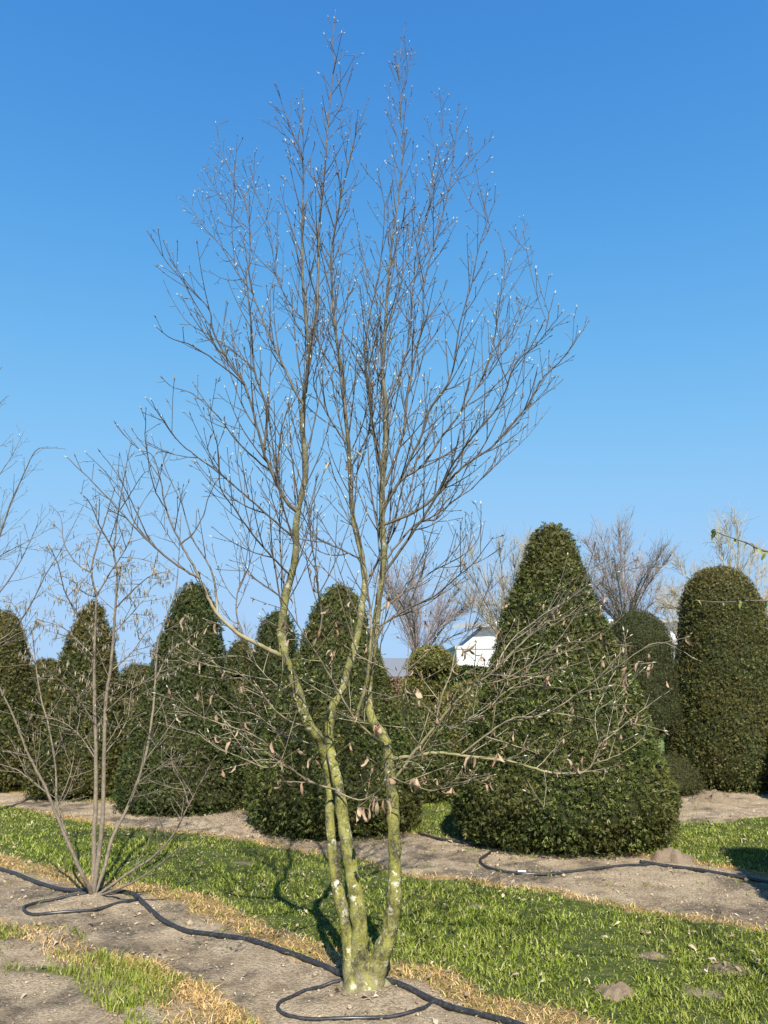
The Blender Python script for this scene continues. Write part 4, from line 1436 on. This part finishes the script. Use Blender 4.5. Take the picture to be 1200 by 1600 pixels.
ENVH = np.array([(-60, 1060), (0, 1010), (40, 900), (75, 800), (120, 770), (160, 690), (210, 660), (250, 740), (290, 790), (300, 900), (320, 1020), (330, 1100), (350, 1180), (300, 1260), (250, 1300), (90, 1260), (0, 1220), (-60, 1180)], float)
H = TreeBuilder(hazel, 77, ENVH, M['twig'], 0.012)
H.sub1, H.sublen, H.wig = 0.07, 0.5, 3.0
H.tonefn = lambda py, r, o, rs_: max(0.0, min(2.0, 0.55 + (py - 800) / 300.0 + rs_.uniform(-0.3, 0.3))) if py < 1150 else 1.5 + rs_.uniform(-0.3, 0.3)
HST = [
    ([(145, 1404), (138, 1385), (125, 1360), (95, 1290), (75, 1240), (45, 1180), (25, 1130), (0, 1075), (-20, 1030)], 0, -.5, .024, .006, 'leftmost arching stem'),
    ([(144, 1404), (130, 1370), (110, 1320), (90, 1260), (87, 1200), (77, 1140), (62, 1080), (55, 1030), (50, 980)], 0, .5, .018, .005, 'slim left stem'),
    ([(147, 1404), (147, 1350), (147, 1300), (150, 1240), (149, 1150), (147, 1067), (148, 1000), (150, 933), (143, 895), (152, 850), (168, 800), (180, 760)], .03, .1, .030, .004, 'upright pale grey stem'),
    ([(152, 1404), (154, 1340), (160, 1280), (163, 1180), (165, 1100), (172, 1050), (178, 990), (180, 950), (183, 900), (178, 860), (185, 800), (195, 740), (205, 690)], .0, -.2, .028, .003, 'upright stem twisting at the top'),
    ([(154, 1404), (162, 1360), (175, 1310), (200, 1260), (225, 1190), (238, 1120), (243, 1060), (248, 1000), (262, 960), (275, 920), (280, 860), (283, 800)], .02, .4, .024, .003, 'right leaning stem'),
    ([(156, 1404), (172, 1385), (200, 1365), (240, 1338), (270, 1305), (295, 1258), (320, 1210), (338, 1180)], .0, -.4, .019, .004, 'low right stem'),
    ([(158, 1405), (175, 1392), (205, 1380), (240, 1358), (268, 1335), (286, 1320)], .0, -.6, .014, .004, 'lowest right stem lying almost flat'),
]
for px, d0, d1, r0, r1, lab in HST:
    pts, rad = H.limb(px, hy_, d0, d1, r0 * 0.72, r1 * 0.8, 'stem', 0.12, 0.5, 0.30, 0.12, (35, 65), mat=M['hazel_twig'], tone=None)
    o = COL.objects[-1]
    o['label'] = lab
for px, d0, d1, r0, r1 in [
    ([(147, 1000), (120, 960), (100, 920), (90, 880), (75, 850)], .06, -.4, .008, .002),
    ([(143, 895), (120, 880), (100, 850), (95, 810), (80, 790)], .06, .4, .007, .002),
    ([(180, 950), (210, 920), (235, 900), (255, 895)], -.1, -.5, .007, .002),
    ([(172, 1050), (205, 1020), (230, 985), (245, 960)], -.1, .3, .007, .002),
    ([(150, 933), (175, 890), (200, 850), (215, 800), (240, 760)], .06, .3, .008, .002),
    ([(178, 860), (155, 820), (140, 785), (125, 770)], -.15, -.5, .007, .002),
    ([(149, 1130), (120, 1090), (90, 1060), (60, 1040), (20, 1040)], .06, -.6, .008, .002),
    ([(165, 1110), (200, 1080), (230, 1065), (275, 1050)], 0, -.5, .008, .002),
    ([(225, 1190), (255, 1150), (275, 1120), (282, 1100)], .15, .1, .006, .002),
    ([(243, 1060), (265, 1020), (290, 1000), (310, 985)], .2, .5, .006, .002),
    ([(75, 1240), (50, 1220), (20, 1200), (-20, 1190)], -.2, -.3, .006, .002),
    ([(90, 1260), (110, 1210), (118, 1160), (125, 1110), (120, 1070)], .1, .3, .006, .002),
    ([(149, 1180), (125, 1150), (100, 1130), (70, 1120), (40, 1115)], .06, .4, .006, .002),
    ([(163, 1180), (185, 1150), (200, 1120), (205, 1080), (215, 1050)], -.05, .4, .006, .002),
    ([(200, 1260), (215, 1225), (250, 1200), (275, 1190), (300, 1185)], .1, -.3, .006, .002),
    ([(178, 990), (200, 965), (222, 940), (240, 915), (262, 905)], -.1, .4, .006, .002),
    ([(148, 1030), (125, 1005), (105, 985), (85, 975), (60, 970)], .06, .3, .006, .002),
    ([(150, 933), (130, 925), (110, 905), (92, 900)], .06, -.3, .005, .002),
    ([(185, 800), (205, 770), (220, 745), (232, 735)], -.15, -.4, .005, .002),
    ([(55, 1040), (40, 1000), (30, 960), (10, 930)], .4, .2, .005, .002),
    ([(280, 860), (262, 835), (250, 815), (235, 800)], .35, .1, .004, .002),
    ([(295, 1258), (285, 1225), (270, 1200), (268, 1170)], -.3, -.2, .005, .002),
]:
    H.limb(px, hy_, d0, d1, r0, r1, 'branch', 0.075, 0.42, 0.1, 0.06, (35, 70), mat=M['hazel_twig'])
H.buds.build('buds', M['bud'], hazel, 0.2)
rs = random.Random(4)
cat = Buds()
sel = [p for p in H.buds.p]
rs.shuffle(sel)
cnt = 0
for p in sel:
    x, y = proj(p)
    w = 1.3 * math.exp(-((y - 945) / 95.0) ** 2) + 0.10
    if rs.random() < w * 0.8 and y < 1190:
        for _ in range(rs.choice((1, 2, 2, 3))):
            cat.add(Vector(p) + Vector((rs.gauss(0, .008), rs.gauss(0, .008), 0.0)), Vector((rs.gauss(0, .12), rs.gauss(0, .12), -1)), rs.uniform(0.04, 0.075))
            cnt += 1
    if cnt > 2000: break
cat.build('catkins', M['catkin'], hazel, 0.05)

# ------------------------------------------------------------------ neighbour tree cut by the left edge
nx_, ny_ = -4.75, 8.25
ntree = empty('bare_tree', (nx_, ny_, 0), 'bare tree reaching in from beyond the left edge', 'tree')
ENVN = np.array([(-500, 500), (0, 560), (10, 620), (70, 690), (110, 720), (70, 800), (95, 850), (130, 830), (110, 900), (60, 960), (40, 1060), (-500, 1200)], float)
Nn = TreeBuilder(ntree, 5, ENVN, M['twig'], 0.018)
Nn.sub1, Nn.sublen, Nn.wig = 0.085, 0.45, 2.0
Nn.tonefn = lambda py, r, o, rs_: max(0.0, min(1.6, 0.5 + r * 60 + rs_.uniform(-0.3, 0.3)))
for k, (px, d0, d1, r0, r1) in enumerate([
    ([(-88, 1345), (-90, 1200), (-80, 1050), (-60, 900), (-50, 780), (-40, 680), (-20, 600), (2, 575)], 0, -.2, .045, .003),
    ([(-86, 1345), (-110, 1200), (-140, 1050), (-150, 900), (-160, 700), (-150, 560)], 0, .3, .04, .003),
]):
    Nn.limb(px, ny_, d0, d1, r0, r1, 'stem', 0.14, 0.6, 0.35, 0.3)
for px, d0, d1, r0, r1 in [
    ([(-66, 940), (-30, 900), (0, 835), (15, 790), (35, 745), (55, 705), (75, 700), (100, 701)], -.05, -.4, .014, .0018),
    ([(-72, 1000), (-30, 950), (0, 925), (30, 880), (45, 850), (60, 820), (78, 800)], -.05, .4, .012, .0018),
    ([(-55, 830), (-20, 770), (0, 740), (20, 710), (38, 672)], -.1, .3, .010, .0018),
    ([(-78, 1060), (-20, 1010), (15, 990), (45, 950), (70, 900), (95, 860), (130, 790)], -.05, -.5, .013, .0018),
    ([(-60, 900), (-20, 880), (15, 860), (45, 845), (80, 825)], -.05, .2, .010, .0018),
    ([(-75, 1030), (-30, 1020), (10, 1000), (40, 985), (80, 975)], -.05, .4, .009, .0018),
    ([(-50, 780), (-20, 700), (-5, 640), (10, 620)], -.1, -.3, .009, .0018),
]:
    Nn.limb(px, ny_, d0, d1, r0, r1, 'branch', 0.12, 0.5, 0.15, 0.25)
Nn.buds.build('buds', M['bud'], ntree, 0.19)

# ------------------------------------------------------------------ young-leaved tree reaching in from the right
rx_, ry_ = 2.35, 2.75
rtree = empty('leafing_tree', (rx_, ry_, 0), 'tree beyond the right edge with drooping yellow-green young leaves on its twig tips', 'tree')
Rr = TreeBuilder(rtree, 9, None, M['twig'], 0.012)
Rr.tonefn = lambda py, r, o, rs_: 0.6 + rs_.uniform(-0.2, 0.2)
mb = MB()
tp = catmull([Vector((rx_, ry_, -0.03)), Vector((rx_ + .02, ry_, 0.8)), Vector((rx_ - .02, ry_ + .02, 1.6)), Vector((rx_ + .03, ry_, 2.4)), Vector((rx_ + .05, ry_ - .05, 3.1))], 5)
mb.tube(tp, [0.035 - 0.0015 * i for i in range(len(tp))], 1.0, 10)
mb.build('trunk', M['hazel_bark'], rtree)
leaf_at = []
for pts3, r0, lv in [
    ([Vector((rx_, ry_, 1.75)), Vector((2.0, 2.8, 1.93)), P(1250, 872, 2.85), P(1200, 862, 2.85), P(1184, 857, 2.86), P(1169, 849, 2.87), P(1149, 842, 2.88), P(1126, 834, 2.9), P(1113, 828, 2.9)], .006,
     [(8, 3), (8, 2), (6, 2), (5, 2), (4, 1), (3, 2)]),
    ([Vector((rx_, ry_, 1.6)), Vector((2.05, 2.9, 1.75)), P(1260, 945, 3.0), P(1200, 939, 3.0), P(1160, 939, 3.02), P(1130, 941, 3.03), P(1085, 938, 3.05)], .005,
     [(6, 2), (5, 2), (4, 3), (3, 1)]),
    ([Vector((rx_, ry_, 2.0)), Vector((2.5, 2.5, 2.3)), Vector((2.8, 2.4, 2.6)), Vector((2.9, 2.3, 3.0))], .008, [(3, 4), (2, 3), (1, 2)]),
    ([Vector((rx_, ry_, 2.3)), Vector((2.2, 3.0, 2.6)), Vector((2.25, 3.2, 2.9))], .007, [(2, 4), (1, 3)]),
    ([Vector((rx_, ry_, 2.4)), Vector((2.7, 2.9, 2.8)), Vector((2.9, 3.1, 3.2))], .007, [(2, 4), (1, 3)]),
]:
    q = catmull(pts3, 4)
    mb = MB()
    k = len(q)
    mb.tube(q, [r0 + (0.0016 - r0) * i / (k - 1) for i in range(k)], 0.6)
    mb.build('branch', M['twig'], rtree)
    for idx, num in lv:
        for _ in range(num):
            leaf_at.append(pts3[idx])
rs = random.Random(2)
off = parent_origin(rtree)
for p in leaf_at:
    o = link('young_leaf', rs.choice(YOUNG), rtree)
    o.location = p - off
    o.rotation_euler = (rs.gauss(0, 0.4), math.radians(35) + rs.gauss(0, 0.35), rs.uniform(0, 6.28))
    s = rs.uniform(0.32, 0.6)
    o.scale = (s, s, s)

# ------------------------------------------------------------------ far bare trees
M['far_twig'], nt, b = new_mat('far_twigs')
tn = attr(nt, 'tone')
c = ramp(nt, tn, [(0.0, (0.23, 0.185, 0.185)), (0.5, (0.30, 0.26, 0.215)), (1.0, (0.40, 0.35, 0.23))])
nt.links.new(c, b.inputs['Base Color'])


def far_tree(label, px, Y, top, spread, tone, seed, nl=9, dens=1.0, base_py=None, fork=0.3):
    rs = random.Random(seed)
    d = Y * CP - CAMZ * SP
    X0 = (px - 600) / FPX * d
    Ht = P(600, top, Y).z
    R = spread * 1.32 * d / FPX
    root = empty('far_bare_tree', (X0, Y, 0), label, 'tree', 'bare trees behind the yews')
    mbt = MB(); mbc = MB()
    zf = Ht * fork
    tr = [Vector((X0, Y, -0.1)), Vector((X0 + rs.gauss(0, .05), Y, zf * 0.5)), Vector((X0 + rs.gauss(0, .08), Y, zf))]
    mbt.tube(catmull(tr, 4), [0.11 - 0.004 * i for i in range(9)], tone, 8)
    for k in range(nl):
        az = 2 * math.pi * k / nl + rs.uniform(-.4, .4)
        cphi = rs.uniform(0.12, 1.0)
        sphi = math.sqrt(1 - cphi * cphi)
        ctr = tr[2] + Vector((0, 0, (Ht - zf) * 0.12))
        end = ctr + Vector((R * sphi * math.cos(az), R * sphi * math.sin(az), (Ht - ctr.z) * cphi * rs.uniform(0.85, 0.97)))
        s = tr[2] - Vector((0, 0, rs.uniform(0, zf * 0.25)))
        mid = s.lerp(end, 0.5) + Vector((0, 0, 0.08 * (Ht - zf)))
        q = catmull([s, mid, end], 7)
        n = len(q)
        mbt.tube(q, [0.034 + (0.005 - 0.034) * i / (n - 1) for i in range(n)], tone, 5)
        tot = (end - s).length
        cnt = int(34 * dens)
        for j in range(cnt):
            t = rs.uniform(0.08, 1.0) ** 0.75
            i = min(n - 2, int(t * (n - 1)))
            p = q[i].lerp(q[i + 1], t * (n - 1) - i)
            tg = (q[i + 1] - q[i]).normalized()
            out = (p - tr[1]).normalized()
            dd = tg * 0.55 + out * 0.6 + rvec(rs) * 0.46
            L = tot * rs.uniform(0.12, 0.38) * (1.1 - 0.5 * t)
            bp, br = grow(p, dd, L, 0.008, 0.004, rs, 0.04, 0.07, L / 5)
            mbc.tube(bp, br, min(1, max(0, tone + rs.uniform(-.25, .25))), 3, cap=False)
            for _ in range(6):
                i2 = rs.randrange(1, len(bp))
                d2 = (bp[i2] - bp[i2 - 1]).normalized() + rvec(rs) * 0.45 + out * 0.2
                L2 = L * rs.uniform(0.25, 0.6)
                b2, r2 = grow(bp[i2], d2, L2, 0.0048, 0.003, rs, 0.04, 0.1, L2 / 2)
                mbc.tube(b2, r2, min(1, max(0, tone + rs.uniform(-.25, .25))), 3, cap=False)
    mbt.build('trunk', M['far_twig'], root)
    mbc.build('crown', M['far_twig'], root)
    return root


far_tree('purplish bare tree far behind the right stem of the tall tree', 650, 27, 868, 78, 0.05, 301, 17, 1.1, fork=0.42)
far_tree('greyish tan bare tree left of the large yew cone', 800, 24, 835, 80, 0.6, 302, 17, 1.1, fork=0.45)
far_tree('fan-shaped bare tree between the large cone and the yew column', 985, 26, 822, 84, 0.2, 303, 20, 1.2, fork=0.5)
far_tree('bare tree behind the round-topped yew column, reaching the right edge', 1165, 22, 815, 82, 0.75, 304, 16, 1.0, fork=0.45)
far_tree('small pale bare tree between the fan-shaped tree and the yew column', 1075, 28, 890, 48, 0.8, 305, 8, 1.0, fork=0.45)
far_tree('small purplish bare tree right of the slim yew cone', 392, 32, 966, 48, 0.05, 306, 8, 0.9, fork=0.45)
# ------------------------------------------------------------------ irrigation hoses
def hose(name, label, px, r, group=None, lift=0.0, smoothn=6):
    raw = [Vector((*G(x, y), 0)) for x, y in px]
    pts = catmull(raw, smoothn)
    xs = np.array([p.x for p in pts]); ys = np.array([p.y for p in pts])
    zz = gz(xs, ys)
    zz = np.convolve(np.pad(zz, 2, mode='edge'), np.ones(5) / 5, 'valid')
    for p, z in zip(pts, zz):
        p.z = z + r * 0.85 + lift
    mb = MB()
    mb.tube(pts, [r] * len(pts), 0.0, 9)
    c = pts[len(pts) // 2].copy()
    o = mb.build(name, M['hose'])
    return tag(o, label, 'hose', group)


hose('irrigation_hose', 'thick black irrigation hose winding past the hazel and behind the tall tree',
     [(-250, 1305), (-100, 1335), (0, 1360), (60, 1382), (110, 1394), (190, 1399), (215, 1406), (245, 1433), (280, 1451), (330, 1461), (400, 1475), (450, 1490), (500, 1509), (545, 1527), (600, 1539), (650, 1552), (690, 1568), (760, 1588), (820, 1608), (950, 1660)], 0.0155)
hose('drip_ring', 'black drip hose loop around the foot of the tall tree',
     [(560, 1533), (530, 1538), (500, 1543), (465, 1552), (440, 1563), (434, 1575), (448, 1585), (500, 1591), (560, 1592), (620, 1585), (655, 1578), (676, 1566), (690, 1560)], 0.009)
hose('drip_ring', 'black drip hose loop around the foot of the hazel',
     [(150, 1399), (120, 1403), (85, 1408), (52, 1413), (37, 1420), (46, 1428), (80, 1430), (140, 1424), (190, 1414), (214, 1408)], 0.011)
yew_ring = hose('drip_ring', 'black drip hose loop with a white tag around the large yew cone',
     [(785, 1328), (762, 1336), (750, 1345), (760, 1357), (790, 1366), (830, 1370), (900, 1366), (985, 1358), (1020, 1351)], 0.012)
hose('irrigation_hose', 'black irrigation hose leaving the large yew towards the right edge', [(1000, 1350), (1040, 1355), (1100, 1363), (1200, 1379), (1300, 1395)], 0.015)
hose('irrigation_hose', 'black irrigation hose end left of the large yew', [(655, 1304), (680, 1311), (720, 1318), (760, 1324)], 0.014)
tx, ty = G(815, 1368)
mb = MB(); mb.box((tx, ty - 0.012, gz1(tx, ty) + 0.014), 0.065, 0.028, 0.024, 0.02)
o = mb.build('tag', M['white'], yew_ring, False)
o['label'] = 'small white plastic tag'
